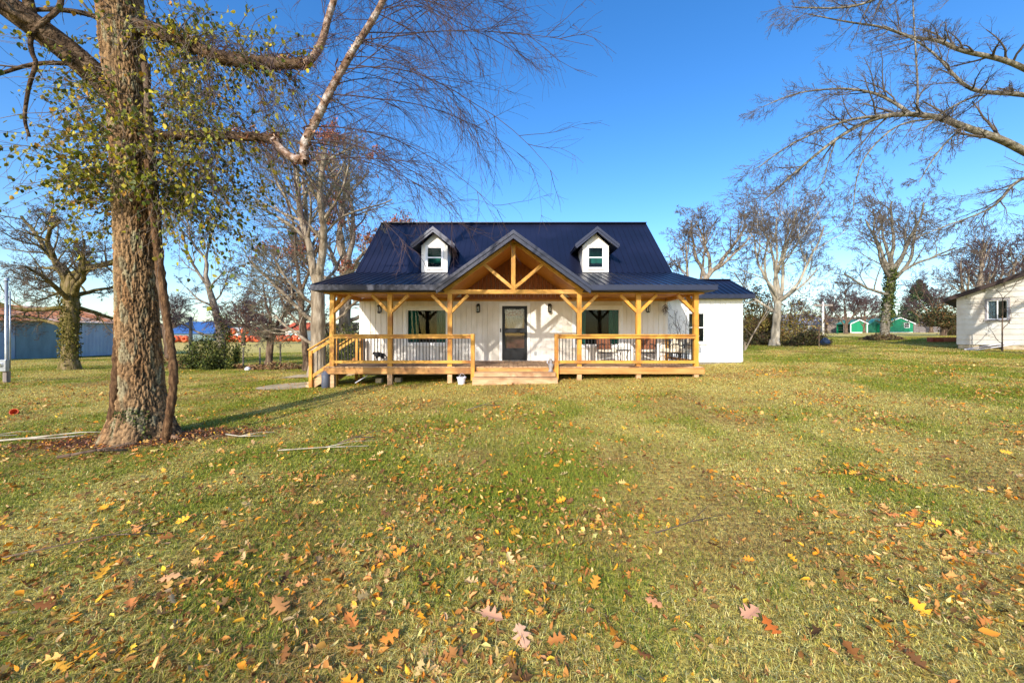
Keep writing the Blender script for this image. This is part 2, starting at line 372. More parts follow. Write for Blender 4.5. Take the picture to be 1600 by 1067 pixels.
def grass():
    rng = np.random.default_rng(4)
    x, y = lawn_points(rng, 2200000, .9, 40)
    ok = ~in_house(x, y) & ~on_path(x, y) & (rng.uniform(0, 1, len(x)) > .93 * mulch(x, y))
    # tufts: pull blades towards tuft centres
    x, y = x[ok], y[ok]; n = len(x)
    s = .045 * (1 + y * .12); cx = (np.floor(x / s) + .2 + .6 * _hash(np.floor(x / s), np.floor(y / s), 1)) * s
    cy = (np.floor(y / s) + .2 + .6 * _hash(np.floor(x / s), np.floor(y / s), 2)) * s
    pull = rng.uniform(.0, .75, n); x = x + (cx - x) * pull; y = y + (cy - y) * pull
    z = H(x, y) + .02 * (fbm(x, y, 1.4, 77) - .5)
    g = greenness(x, y); gg = g + rng.normal(0, .2, n)
    dead = gg < .50 + .10 * rng.uniform(-1, 1, n)
    hgt = np.where(dead, rng.uniform(.015, .040, n), rng.uniform(.016, .040, n)) * (.75 + .65 * fbm(x, y, .4, 21, 2)) * (1 + .012 * y)
    long = rng.uniform(0, 1, n) < .02; hgt[long] *= 1.7
    w = .0013 * (1 + y / 5.5) * rng.uniform(.7, 1.5, n)
    lean = np.where(dead, rng.uniform(.7, 2.4, n), rng.uniform(.4, 1.7, n))
    a = rng.uniform(0, 2 * np.pi, n); dx, dy = np.cos(a), np.sin(a); px, py = -dy, dx
    V = np.zeros((n, 5, 3))
    V[:, 0] = np.c_[x - px * w, y - py * w, z - .004]; V[:, 1] = np.c_[x + px * w, y + py * w, z - .004]
    mx, my, mz = x + dx * hgt * lean * .28, y + dy * hgt * lean * .28, z + hgt * .62
    V[:, 2] = np.c_[mx + px * w * .8, my + py * w * .8, mz]; V[:, 3] = np.c_[mx - px * w * .8, my - py * w * .8, mz]
    V[:, 4] = np.c_[x + dx * hgt * lean, y + dy * hgt * lean, z + hgt * np.where(dead, .55, .95)]
    b = np.arange(n)[:, None] * 5
    loops = np.concatenate([b + np.array([0, 1, 2, 3]), b + np.array([3, 2, 4])], 1).ravel()
    starts = (np.arange(n)[:, None] * 7 + np.array([0, 4])).ravel(); totals = np.tile([4, 3], n)
    cg = pal(rng, n, [S(146,150,46), S(116,134,38), S(178,172,68), S(88,112,32)], [4, 3, 3, 2], .16)
    cd = pal(rng, n, [S(220,206,118), S(202,184,92), S(174,142,74), S(232,220,148)], [4, 4, 2.4, 1.6], .18)
    br = np.clip(fbm(x, y, 1.7, 88, 3) * 3.2 - 1.75, 0, .6)[:, None]; cd = cd * (1 - br) + np.array(S(160,122,76)[:3]) * br
    mixf = np.clip((gg - .30) / .25, 0, 1)[:, None] * .4
    c = np.where(dead[:, None], cd * (1 - mixf) + cg * mixf, cg)
    C = np.repeat(c[:, None, :], 5, 1)
    o = np_mesh('grass', V.reshape(-1, 3), loops, starts, totals, C.reshape(-1, 3), M['blade'])
    tag(o, 'short lawn grass, green tufts mixed with dry straw blades', 'grass', kind='stuff')
grass()

# ---------------------------------------------------------------- fallen leaves
def oak_outline(rng, lobes=3, w=.36):
    pts = [(0, -.62), (.02, -.5)]
    for i in range(lobes):
        t = -.42 + i * .86 / lobes; ww = w * (1 - .30 * abs(i - 1)) * rng.uniform(.85, 1.15)
        pts += [(.11, t), (ww * .8, t + .03), (ww * 1.08, t + .13), (ww * .72, t + .17), (.13, t + .21)]
    pts += [(.12, .40), (.04, .55)]
    L = [(-x, y) for x, y in pts[::-1]]
    return pts + L
def curl(pts, cz, cx, rng):
    out = []
    for x, y in pts:
        out.append((x, y, cz * (y ** 2) + cx * (x ** 2) * 2 + rng.uniform(-.02, .02)))
    return out
def leaf_templates(rng):
    T = []
    for i in range(4):
        o = oak_outline(rng); n = len(o); half = n // 2
        mid = [(0, -.45), (0, -.18), (0, .1), (0, .35)]
        v = curl(o + mid, rng.uniform(-.3, .6), rng.uniform(-.5, 1.2), rng)
        # right side and left side as two n-gons sharing the rib
        f = [tuple(range(0, half)) + (n+3, n+2, n+1, n), tuple(range(half, n)) + (n, n+1, n+2, n+3)]
        T.append((v, f))
    for wdt, cz, cx in ((.26, .5, 1.8), (.14, .8, 2.2), (.34, -.4, 1.4), (.2, .9, -2.)):
        v = [(0, -.5, 0), (wdt*.75, -.2, 0), (wdt, .08, 0), (wdt*.55, .34, 0), (0, .52, 0), (-wdt*.55, .34, 0), (-wdt, .08, 0), (-wdt*.75, -.2, 0), (0, 0, 0)]
        v = [(x, y, cz*y*y + cx*x*x) for x, y, _ in v]
        f = [(0,1,2,8), (2,3,4,8), (4,5,6,8), (6,7,0,8)]
        T.append((v, f))
    # shriveled, folded bit
    T.append(([(0,-.45,0),(.2,-.1,.22),(.12,.3,.28),(0,.45,.05),(-.1,.2,.25),(-.22,-.15,.14),(0,0,-.02)], [(0,1,6),(1,2,6),(2,3,6),(3,4,6),(4,5,6),(5,0,6)]))
    return T
def litter():
    rng = np.random.default_rng(11); T = leaf_templates(rng)
    x, y = lawn_points(rng, 225000, 1.0, 34, k=1.1)
    dens = .20 + 2.8 * np.clip(fbm(x, y, .8, 60, 4) - .48, 0, 1) * 2 + .22 * np.exp(-((x + 5) / 5) ** 2 - ((y - 5) / 4) ** 2) + .55 * np.exp(-((x + 2.5) / 2.2) ** 2 - ((y - 2.2) / 1.6) ** 2)
    dens = dens * np.where(y > 14, .55, 1) + .22 * np.clip(1 - abs(y - 11.6) / .9, 0, 1) + .9 * mulch(x, y)
    keep = (rng.uniform(0, 1, len(x)) < np.clip(dens * np.where(y < 8, .8, .75), 0, 1)) & ~in_house(x, y, -.2)
    x, y = x[keep], y[keep]; n = len(x)
    which = rng.choice(9, n, p=np.array([.4, .4, .4, .4, 3, 8, 1.4, 4, 8]) / 26.)
    size = np.where(which < 4, rng.uniform(.055, .10, n), rng.uniform(.018, .052, n)); size = np.where(which == 8, rng.uniform(.02, .065, n), size)
    z = H(x, y) + .02 * (fbm(x, y, 1.4, 77) - .5) + rng.uniform(.006, .036, n) + .05 * mulch(x, y) * .6
    col = pal(rng, n, [S(208,156,92), S(186,124,62), S(226,146,40), S(156,106,52), S(220,186,120), S(232,178,56), S(116,80,46), S(200,166,116)],
              [4, 4.6, 3.4, 4.2, 2.4, 2.2, 3.6, 1.2], .2)
    rot = rot_euler(rng, n, .5)
    o = stamp(T, which, np.c_[x, y, z], rot, size * 1.1, col, 'fallen_leaves', M['dry_leaf'])
    tag(o, 'tan, orange and brown dry leaves scattered over the lawn', 'fallen leaves', kind='stuff')
    # mulch chips and twigs round the big tree
    x = rng.uniform(-9.4, -3.2, 24000); y = rng.uniform(4.6, 8.4, 24000); k = rng.uniform(0, 1, 24000) < mulch(x, y) * .95
    x, y = x[k], y[k]; n = len(x)
    z = H(x, y) + .05 * mulch(x, y) * .5 + rng.uniform(.004, .03, n)
    col = pal(rng, n, [S(112,72,52), S(142,96,72), S(84,56,44), S(168,126,98), S(150,82,50)], None, .2)
    o = stamp(T, rng.choice([5, 7, 8], n), np.c_[x, y, z], rot_euler(rng, n, .35), rng.uniform(.02, .06, n), col, 'leaf_mulch', M['dry_leaf'])
    tag(o, 'red brown leaf mould and bark chips round the foot of the big tree', 'leaf mulch', kind='stuff')
    # single large oak leaves one can pick out in the foreground
    big = [((815,1016), .155, S(228,180,144), 'pale pink oak leaf lying flat on the grass, lowest in the middle of the lawn', 0, .3),
           ((768,985), .15, S(212,158,122), 'tan oak leaf just above the pale pink leaf in mid lawn', 1, 1.2),
           ((609,1019), .11, S(226,142,58), 'orange oak leaf flat in the grass left of the pale pink leaf', 2, 2.2),
           ((548,993), .13, S(200,124,60), 'rust orange curled oak leaf in the front left of mid lawn', 3, .8),
           ((265,918), .13, S(224,170,118), 'salmon oak leaf at left over dark green grass', 0, 1.9),
           ((341,886), .10, S(232,140,70), 'bright orange oak leaf farther up than the salmon leaf at left', 1, .2),
           ((437,968), .16, S(190,134,80), 'brown folded oak leaf beside a curled yellow leaf at front left', 2, .9),
           ((930,934), .12, S(236,160,60), 'yellow orange oak leaf in the lawn right of centre', 3, 2.7),
           ((1022,965), .11, S(214,152,106), 'tan oak leaf right of the yellow orange one', 0, 1.0),
           ((1172,985), .15, S(214,158,124), 'dusty pink oak leaf on top of a small heap at front right', 1, 2.0),
           ((1545,1025), .11, S(234,150,50), 'orange blade shaped leaf near the right front corner', 4, 1.4),
           ((1205,1008), .12, S(204,112,46), 'rust brown oak leaf at the foot of the heap at front right', 2, .2)]
    for (u, v), sz, c, lab, k, a in big:
        Y = F * 1.62 / (v - V0); p = W(u, v, Y); z = h(p.x, p.y) + .045
        tv, tf = T[k]; R = np.array(Matrix.Rotation(.24, 3, 'X') @ Matrix.Rotation(a, 3, 'Z'))
        V = (R @ (np.array(tv) * sz * .88).T).T
        fl = np.concatenate([np.array(f) for f in tf]); ft = np.array([len(f) for f in tf])
        o = np_mesh('oak_leaf', V, fl, np.r_[0, np.cumsum(ft)[:-1]], ft, np.tile(c[:3], (len(V), 1)), M['dry_leaf'])
        o.location = (p.x, p.y, z); tag(o, lab, 'leaf', 'large fallen leaves one can pick out')
litter()

def sticks():
    def stick(pts, r, lab, m='twig_grey'):
        P = [Vector((x, y, h(x, y) + dz)) for x, y, dz in pts]
        mb = MB(); n = len(P); mb.tube(P, [r * (1 - .6 * i / n) for i in range(n)], 6)
        d = (P[-1] - P[0]); q = P[n // 2]; mb.tube([q, q + d * .22 + Vector((.1, .16, .03)), q + d * .35 + Vector((.2, .22, .01))], [r*.6, r*.4, r*.2], 5)
        tag(mb.build('fallen_stick', M[m], smooth=True), lab, 'stick')
    stick([(-9.6,6.0,.05), (-9.0,6.12,.07), (-8.5,6.08,.05), (-8.0,6.28,.06), (-7.6,6.33,.05), (-7.2,6.5,.05)], .022, 'long pale branch lying from the left edge up to the mulch', 'bark_white')
    stick([(-9.4,6.45,.05), (-8.9,6.5,.05), (-8.5,6.6,.04)], .013, 'short pale stick lying parallel behind the long one', 'bark_white')
    stick([(-6.1,5.15,.07), (-5.8,5.35,.1), (-5.55,5.55,.04)], .024, 'dark stubby root piece lying in the mulch before the trunk', 'bark_dark')
    stick([(-4.7,6.3,.05), (-4.3,6.05,.07), (-3.9,6.1,.05)], .011, 'thin bleached forked twig on the mulch right of the trunk', 'bark_white')
    stick([(-3.2,5.25,.05), (-2.6,5.3,.06), (-2.0,5.35,.05)], .008, 'thin pale twig lying on the grass right of the mulch', 'bark_white')
    stick([(1.1,2.95,.04), (1.45,3.1,.05), (1.8,3.25,.03)], .0035, 'thin dark twig lying in the lawn right of centre', 'twig_purple')
    stick([(-3.6,2.7,.04), (-3.1,2.95,.07), (-2.7,3.05,.03)], .006, 'dark twig in the grass at the front left corner', 'bark_dark')
    stick([(-2.5,5.5,.05), (-2.3,5.65,.1), (-2.05,5.75,.06)], .012, 'dark crooked stick standing out of the grass near the thin pale twig', 'bark_dark')
    stick([(-.9,7.6,.05), (-.6,7.9,.09), (-.25,8.0,.05)], .011, 'small brown stick bundle on the lawn before the left railing', 'twig_brown')
sticks()
def paths():
    mb = MB(); n = 30
    pts = []
    for i in range(n):
        t = 2 * math.pi * i / n; x = -7.3 + 1.15 * math.cos(t); y = 12.9 + 1.0 * math.sin(t); pts.append((x, y, h(x, y) + .022))
    c = (-7.3, 12.9, h(-7.3, 12.9) + .022)
    mb.poly(pts + [c], [(i, (i + 1) % n, n) for i in range(n)])
    mb.poly([(-9.5,15.6,h(-9.5,15.6)+.03), (-6.6,15.6,h(-6.6,15.6)+.03), (-6.6,17,h(-6.6,17)+.03), (-9.5,17,h(-9.5,17)+.03)], [(0,1,2,3)])
    tag(mb.build('path', M['path']), 'pale curved concrete path at the foot of the side stairs', 'path', kind='structure')
    mb = MB(); P = []
    for i in range(13):
        x = -19.5 + i * .85; P.append(x)
    a = [(x, 21.0 + .15 * math.sin(x), h(x, 21.0) + .03) for x in P]; b = [(x, 21.9 + .2 * math.sin(x * 1.3), h(x, 21.9) + .03) for x in P]
    mb.poly(a + b, [(i, i + 1, 14 + i, 13 + i) for i in range(12)])
    tag(mb.build('dirt_track', M['dirt']), 'bare dirt track crossing the grass behind the big tree', 'track', kind='structure')
paths()
# ---------------------------------------------------------------- farmhouse
XL, XR, YF, YW, YB = -5.71, 5.83, 11.76, 14.4, 20.4
DZ = .65; GX = .04
zp = lambda y: 3.09 + .275 * (y - 11.3)
zm = lambda y: 3.97 + .94 * (y - 14.5)
RY, RZ = 17.35, 3.97 + .94 * 2.85
gz = lambda x: 4.65 - .717 * abs(x - GX)
RXL, RXR = -5.90, 6.03
house = empty('farmhouse', (0, 0, 0), 'white one and a half storey farmhouse with navy metal roof, two dormers and timber porch', 'house')

def boards(mb, x0, x1, y, z0, z1, holes, step=.2, gap=.020, dep=.022, top=None):
    """vertical siding boards facing -Y with openings left out"""
    ed = []; x = x0
    while x < x1 - 1e-6: ed.append((x, min(x + step, x1))); x += step
    for a, b in ed:
        cuts = sorted({a, b} | {c for hh in holes for c in hh[:2] if a < c < b})
        for i, (c, d) in enumerate(zip(cuts[:-1], cuts[1:])):
            ga = gap / 2 if c == a else 0; gb = gap / 2 if d == b else 0
            zs = [z0, (top((c + d) / 2) if top else z1)]
            hs = sorted([(hh[2], hh[3]) for hh in holes if hh[0] <= (c + d) / 2 <= hh[1]])
            lo = zs[0]
            for p, q in hs:
                if p > lo: mb.box(c + ga, d - gb, y, y + dep, lo, p)
                lo = q
            if lo < zs[1]: mb.box(c + ga, d - gb, y, y + dep, lo, zs[1])
def sheet(mb, x0, x1, y, z0, z1, holes, t=.06):
    xs = sorted({x0, x1} | {c for hh in holes for c in hh[:2]})
    for c, d in zip(xs[:-1], xs[1:]):
        lo = z0
        for p, q in sorted([(hh[2], hh[3]) for hh in holes if hh[0] <= (c + d) / 2 <= hh[1]]):
            if p > lo: mb.box(c, d, y, y + t, lo, p)
            lo = q
        if lo < z1: mb.box(c, d, y, y + t, lo, z1)
winL = (-3.95, -2.44, 1.29, 2.58); winR = (2.36, 4.05, 1.22, 2.60); door = (-.40, .60, .66, 2.74)
def build_walls():
    holes = [winL, winR, door]
    mb = MB(); boards(mb, XL, XR, YW, .60, 3.0, holes); sheet(mb, XL, XR, YW + .022, .56, 3.88, holes)
    for x, s in ((XL, 1), (XR, -1)):
        pts = [(x, YW + .09, .5), (x, YB, .5), (x, YB, zm(YW) - .12), (x, RY, RZ - .15), (x, YW + .09, zm(YW) - .12)]
        mb.prism(pts, (s * .08, 0, 0))
    mb.box(XL + .09, XR - .09, YB - .08, YB, .5, 3.8)
    mb.box(XL - .012, XL + .09, YW - .014, YW - .002, .60, 2.96)                       # corner boards
    mb.box(XR - .09, XR + .012, YW - .014, YW - .002, .60, 2.96)
    mb.build('wall', M['white'], house)
    # bases and interiors
    MB().box(XL + .1, XR - .1, YW + .1, YB - .1, .1, .55).build('foundation', M['concrete'], house)
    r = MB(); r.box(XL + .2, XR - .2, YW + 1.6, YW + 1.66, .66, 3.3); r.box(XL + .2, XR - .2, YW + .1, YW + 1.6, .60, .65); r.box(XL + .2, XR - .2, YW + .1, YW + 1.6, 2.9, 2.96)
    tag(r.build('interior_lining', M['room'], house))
def big_window(w, sash_x):
    x0, x1, z0, z1 = w
    f = MB()
    f.box(x0 - .10, x1 + .10, YW - .03, YW - .003, z1, z1 + .12); f.box(x0 - .10, x0, YW - .03, YW - .003, z0 - .002, z1 - .002)
    f.box(x1, x1 + .10, YW - .03, YW - .003, z0 - .002, z1 - .002); f.box(x0 - .14, x1 + .14, YW - .06, YW - .003, z0 - .09, z0 - .004)
    b = .045
    f.box(x0, x1, YW + .002, YW + .06, z1 - b, z1 - .001); f.box(x0, x1, YW + .002, YW + .06, z0 + .001, z0 + b)
    f.box(x0 + .001, x0 + b, YW + .003, YW + .06, z0 + b, z1 - b); f.box(x1 - b, x1 - .001, YW + .003, YW + .06, z0 + b, z1 - b)
    if sash_x: f.box(sash_x - .02, sash_x + .02, YW + .003, YW + .06, z0 + b, z1 - b)
    o = f.build('window', M['white_trim'], house)
    MB().box(x0 + b, x1 - b, YW + .03, YW + .036, z0 + b, z1 - b).build('pane', M['glass'], o)
    for a, c in ((x0 - .02, x0 + .42), (x1 - .40, x1 + .02)):
        m = MB(); n = 24; pts = []
        for i in range(n + 1):
            t = i / n; pts.append((a + (c - a) * t, YW + .10 + .025 * math.sin(t * 38)))
        m.poly([(x, y, z0 - .05) for x, y in pts] + [(x, y, z1 - .02) for x, y in pts], [(i, i + 1, n + 2 + i, n + 1 + i) for i in range(n)])
        m.build('curtain', M['curtain'], o, smooth=True)
def build_door():
    x0, x1, z0, z1 = -.37, .57, .665, 2.70
    f = MB(); f.box(x0 - .11, x0 - .002, YW - .03, YW - .003, .655, z1 + .11); f.box(x1 + .002, x1 + .11, YW - .03, YW - .003, .655, z1 + .11)
    f.box(x0 - .002, x1 + .002, YW - .03, YW - .003, z1 + .003, z1 + .11)
    f.box(door[0], x0, YW - .002, YW + .1, .655, z1 + .03); f.box(x1, door[1], YW - .002, YW + .1, .655, z1 + .03); f.box(x0, x1, YW - .002, YW + .1, z1, z1 + .03)
    f.build('door_frame', M['white_trim'], house)
    d = MB(); y0, y1 = YW - .02, YW + .03
    d.box(x0, x0 + .11, y0, y1, z0, z1); d.box(x1 - .11, x1, y0, y1, z0, z1)
    d.box(x0 + .11, x1 - .11, y0, y1, z1 - .12, z1); d.box(x0 + .11, x1 - .11, y0, y1, z0, z0 + .46); d.box(x0 + .11, x1 - .11, y0, y1, z0 + 1.02, z0 + 1.20)
    d.box(x0 + .16, x1 - .16, y0 - .008, y0, z0 + .08, z0 + .40)
    o = d.build('storm_door', M['door'], house, bevel=.006)
    MB().box(x0 + .11, x1 - .11, YW + .0, YW + .006, z0 + .46, z0 + 1.02).box(x0 + .11, x1 - .11, YW + .0, YW + .006, z0 + 1.20, z1 - .12).build('pane', M['glass_clear'], o)
    h_ = MB(); h_.tube([(x0 + .055, y0 - .05, z0 + .98), (x0 + .055, y0 - .05, z0 + 1.12)], .011, 8); h_.tube([(x0 + .055, y0, z0 + 1.0), (x0 + .055, y0 - .05, z0 + 1.0)], .009, 6); h_.tube([(x0 + .055, y0, z0 + 1.10), (x0 + .055, y0 - .05, z0 + 1.10)], .009, 6)
    h_.build('handle', M['black_metal'], o, smooth=True)
    i = MB(); i.box(x0 + .02, x1 - .02, YW + .12, YW + .165, z0 + .02, z0 + 1.12); i.box(x0 + .02, x0 + .17, YW + .12, YW + .165, z0 + 1.12, z1)
    i.box(x1 - .17, x1 - .02, YW + .12, YW + .165, z0 + 1.12, z1); i.box(x0 + .17, x1 - .17, YW + .12, YW + .165, z1 - .14, z1)
    i.box(x0 + .2, x1 - .2, YW + .11, YW + .12, z0 + .2, z0 + .5); i.box(x0 + .2, x1 - .2, YW + .11, YW + .12, z0 + .6, z0 + 1.0)
    ii = i.build('inner_door', M['door_red'], house, bevel=.004)
    n = 40; c = MB(); xs = [x0 + .17 + (x1 - x0 - .34) * k / n for k in range(n + 1)]
    P = [(x, YW + .10 + .012 * math.sin(k * 1.3), z0 + 1.20) for k, x in enumerate(xs)] + [(x, YW + .10 + .012 * math.sin(k * 1.3), z0 + 1.68) for k, x in enumerate(xs)]
    c.poly(P, [(k, k + 1, n + 2 + k, n + 1 + k) for k in range(n)]); c.build('lace_curtain', M['lace'], ii, smooth=True)
    c = MB(); P = [(x, YW + .09 + .016 * math.sin(k * .9), z0 + 1.66 + .02 * math.sin(k * .8)) for k, x in enumerate(xs)] + [(x, YW + .09 + .012 * math.sin(k * .9), z1 - .13) for k, x in enumerate(xs)]
    c.poly(P, [(k, k + 1, n + 2 + k, n + 1 + k) for k in range(n)]); c.build('valance', M['valance'], ii, smooth=True)
    MB().box(-.445, -.405, YW - .05, YW - .031, 1.72, 1.86).build('doorbell', M['black'], house, bevel=.004)
    MB().box(.83, .93, YW - .02, YW - .001, .86, .99).box(.855, .905, YW - .028, YW - .02, .88, .965).build('outlet', M['galv'], house)
def lantern(x, z):
    b = MB(); y = YW - .006
    b.box(x - .055, x + .055, y - .02, y, z - .13, z + .15); b.box(x - .02, x + .02, y - .11, y - .02, z + .10, z + .125)
    b.lathe([(0, .16), (.02, .155), (.085, .09), (.085, .075), (0, .075)], (x, y - .11, z - .01), 4)
    b.lathe([(0, -.19), (.05, -.18), (.075, -.155), (.075, -.14), (0, -.14)], (x, y - .11, z), 4)
    for k in range(4):
        t = math.pi / 2 * k; b.tube([(x + .07 * math.cos(t), y - .11 + .07 * math.sin(t), z - .15), (x + .07 * math.cos(t), y - .11 + .07 * math.sin(t), z + .075)], .007, 4)
    o = b.build('wall_lantern', M['black_metal'], house)
    MB().lathe([(.045, -.14), (.045, .06)], (x, y - .11, z), 4).build('pane', M['glass_clear'], o)
def post(x, y, z0, z1, s=.14, name='post'):
    return MB().box(x - s/2, x + s/2, y - s/2, y + s/2, z0, z1).build(name, M['wood_z'], house, bevel=.006)
def build_porch():
    # deck
    mb = MB(); x = XL + .02; k = 0
    while x < XR - .05:
        mb.box(x, min(x + .138, XR), YF - .06, YW - .002, DZ - .035 + .0015 * math.sin(k * 2.7), DZ + .0015 * math.sin(k * 2.7)); x += .147; k += 1
    dk = mb.build('porch_deck', M['deckboard'], house)
    for b4 in ((XL, -1.14, YF - .06, YF - .02), (1.31, XR + .04, YF - .06, YF - .02), (XL - .04, XL, YF - .06, YW), (XR, XR + .04, YF - .02, YW)):
        MB().box(*b4, DZ - .225, DZ - .04).build('rim_board', M['wood_rim'], dk, bevel=.004)
    j = MB()
    for i in range(14): xx = XL + .4 + i * .82; j.box(xx, xx + .04, YF, YW, DZ - .22, DZ - .04)
    j.build('joist', M['wood_rim'], dk)
    # steps
    for (ya, z1, z0, x0, x1) in ((11.20, .36, .14, -1.16, 1.335), (11.45, .50, .37, -1.13, 1.30)):
        s = MB(); s.box(x0, x1, ya, ya + .04, z0, z1 - .03); s.box(x0, x1, ya - .012, ya + .30, z1 - .027, z1)
        s.box(x0, x0 + .04, ya + .041, YF - .02, z0 - .06, z1 - .03); s.box(x1 - .04, x1, ya + .041, YF - .02, z0 - .06, z1 - .03)
        s.build('front_step', M['wood_step'], house, bevel=.004)
    MB().box(-1.13, 1.30, YF - .065, YF - .02, .50, DZ - .038).build('step_riser', M['wood_rim'], house)
    # posts
    px = [W(519.8, 0, 11.83).x, W(609.8, 0, 11.83).x, W(703.2, 0, 11.83).x, W(904.8, 0, 11.83).x, W(997, 0, 11.83).x, W(1086.8, 0, 11.83).x]
    for x in px:
        post(x, YF + .07, DZ - .03, 2.87)
        g = h(x, YF + .07); MB().box(x - .07, x + .07, YF + .0, YF + .14, g - .1, DZ - .23).build('footing_post', M['wood_step'], house, bevel=.005)
    for x, y in ((-5.6, 12.22), (5.76, 14.3), (-5.60, 13.85), (-5.62, 14.3)):
        post(x, y, h(x, y) - .05, 1.60 if x < 0 else 1.5, .10)
    # beams
    b = MB(); b.box(XL - .05, px[2] - .07, YF, YF + .14, 2.87, 3.02); b.box(px[3] + .07, XR + .06, YF, YF + .14, 2.87, 3.02)
    b.box(XL - .04, XL + .08, YF + .14, YW, 2.87, 2.99); b.box(XR - .08, XR + .06, YF + .14, YW, 2.87, 2.99)
    b.box(XL + .1, XR - .1, YW - .05, YW - .001, 2.88, 2.985)
    b.build('porch_beam', M['wood'], house, bevel=.005)
    # knee braces
    for i, x in enumerate(px):
        for s in (-1, 1):
            if (i == 0 and s < 0) or (i == 5 and s > 0): continue
            MB().beam((x + s * .05, YF + .07, 2.33), (x + s * .56, YF + .07, 2.84), .09, .11, (0, 1, 0)).build('knee_brace', M['wood'], house, bevel=.004)
    for x in (px[0], px[5]):
        MB().beam((x, YF + .12, 2.33), (x, YF + .62, 2.86), .09, .11, (1, 0, 0)).build('knee_brace', M['wood'], house, bevel=.004)
    # gable truss in the plane of the posts
    y = YF + .07
    t = MB(); t.box(px[2] - .07, px[3] + .07, YF - .005, YF + .145, 2.872, 3.0)
    t.box(GX - .065, GX + .065, y - .065, y + .065, 3.0, 4.42)
    for s in (-1, 1):
        t.beam((GX + s * .03, y, 3.05), (GX + s * .90, y, 3.78), .10, .11, (0, 1, 0))
        t.beam((GX + s * .02, y, 4.47), (GX + s * 2.13, y, 4.47 - .717 * 2.11), .12, .13, (0, 1, 0))
    t.build('gable_truss', M['wood'], house, bevel=.004)
    # railings
    def rail(pts_x, y, xa, xb):
        r = MB(); gaps = [xa] + [p for p in pts_x] + [xb]
        r.box(xa, xb, y - .09, y + .05, 1.595, 1.635)
        r.box(xa, xb, y - .045, y - .007, 1.50, 1.593); r.box(xa, xb, y - .045, y - .007, .745, .835)
        o = r.build('railing', M['wood_x'], house, bevel=.003)
        x = xa + .06
        while x < xb - .04:
            if all(abs(x - p) > .085 for p in pts_x):
                MB().box(x - .01, x + .01, y - .018, y + .002, .80, 1.53).build('baluster', M['black_metal'], o)
            x += .099
        return o
    yr = YF + .045
    MB().box(-1.245, -1.125, YF - .19, YF - .07, .24, 1.645).build('rail_end_post', M['wood_z'], house, bevel=.005)
    MB().box(1.285, 1.405, YF - .19, YF - .07, .24, 1.645).build('rail_end_post', M['wood_z'], house, bevel=.005)
    rail(px[:3], yr - .06, px[0] + .07, -1.13); rail(px[3:], yr - .06, 1.29, px[5] - .07)
    # right end railing, running back to the wall
    def side_rail(x, ya, yb, step=.13):
        r = MB(); r.box(x - .07, x + .07, ya, yb, 1.597, 1.633); r.box(x - .019, x + .019, ya, yb, 1.50, 1.595); r.box(x - .019, x + .019, ya, yb, .745, .83)
        o = r.build('railing', M['wood_rim'], house); yy = ya + step
        while yy < yb - .05: MB().box(x - .009, x + .009, yy - .009, yy + .009, .8, 1.53).build('baluster', M['black_metal'], o); yy += step
    side_rail(5.72, YF + .16, YW - .02, .16)
    # side stairs on the left
    st = MB(); g = h(-6.4, 12.9); n = 4; rise = (DZ - g) / n
    for i in range(n - 1):
        zt = DZ - rise * (i + 1); xa = XL - .05 - .26 * (i + 1)
        st.box(xa, xa + .28, 12.24, 13.78, zt - .035, zt); st.box(xa + .235, xa + .27, 12.26, 13.76, zt, zt + rise - .037)
    for yy in (12.2, 13.79):
        st.prism([(XL - .05, yy, DZ - .06), (XL - .05, yy, DZ - .34), (-6.35, yy, g - .05), (-6.55, yy, g - .05), (-6.55, yy, g + .08)], (0, .035, 0))
    so = st.build('side_stairs', M['wood_step'], house)
    for yy in (12.15, 13.85):
        zb = h(-6.36, yy); MB().box(-6.41, -6.31, yy - .05, yy + .05, zb - .05, zb + 1.18).build('newel_post', M['wood_z'], so, bevel=.004)
        r = MB(); r.beam((-6.44, yy, zb + 1.20), (-5.58, yy, 1.66), .13, .035); r.beam((-6.36, yy, zb + 1.10), (-5.6, yy, 1.52), .038, .09); r.beam((-6.36, yy, zb + .33), (-5.6, yy, .80), .038, .09)
        ro = r.build('stair_railing', M['wood_x'], so)
        for i in range(6):
            t = (i + .8) / 6.8; x = -6.36 + .76 * t; a = zb + .33 + (.80 - zb - .33) * t; b2 = zb + 1.10 + (1.52 - zb - 1.10) * t
            MB().box(x - .009, x + .009, yy - .009, yy + .009, a, b2).build('baluster', M['black_metal'], ro)
def rib(mb, p, q, up, w=.036, t=.022):
    mb.beam(p, q, w, t * 2, up)
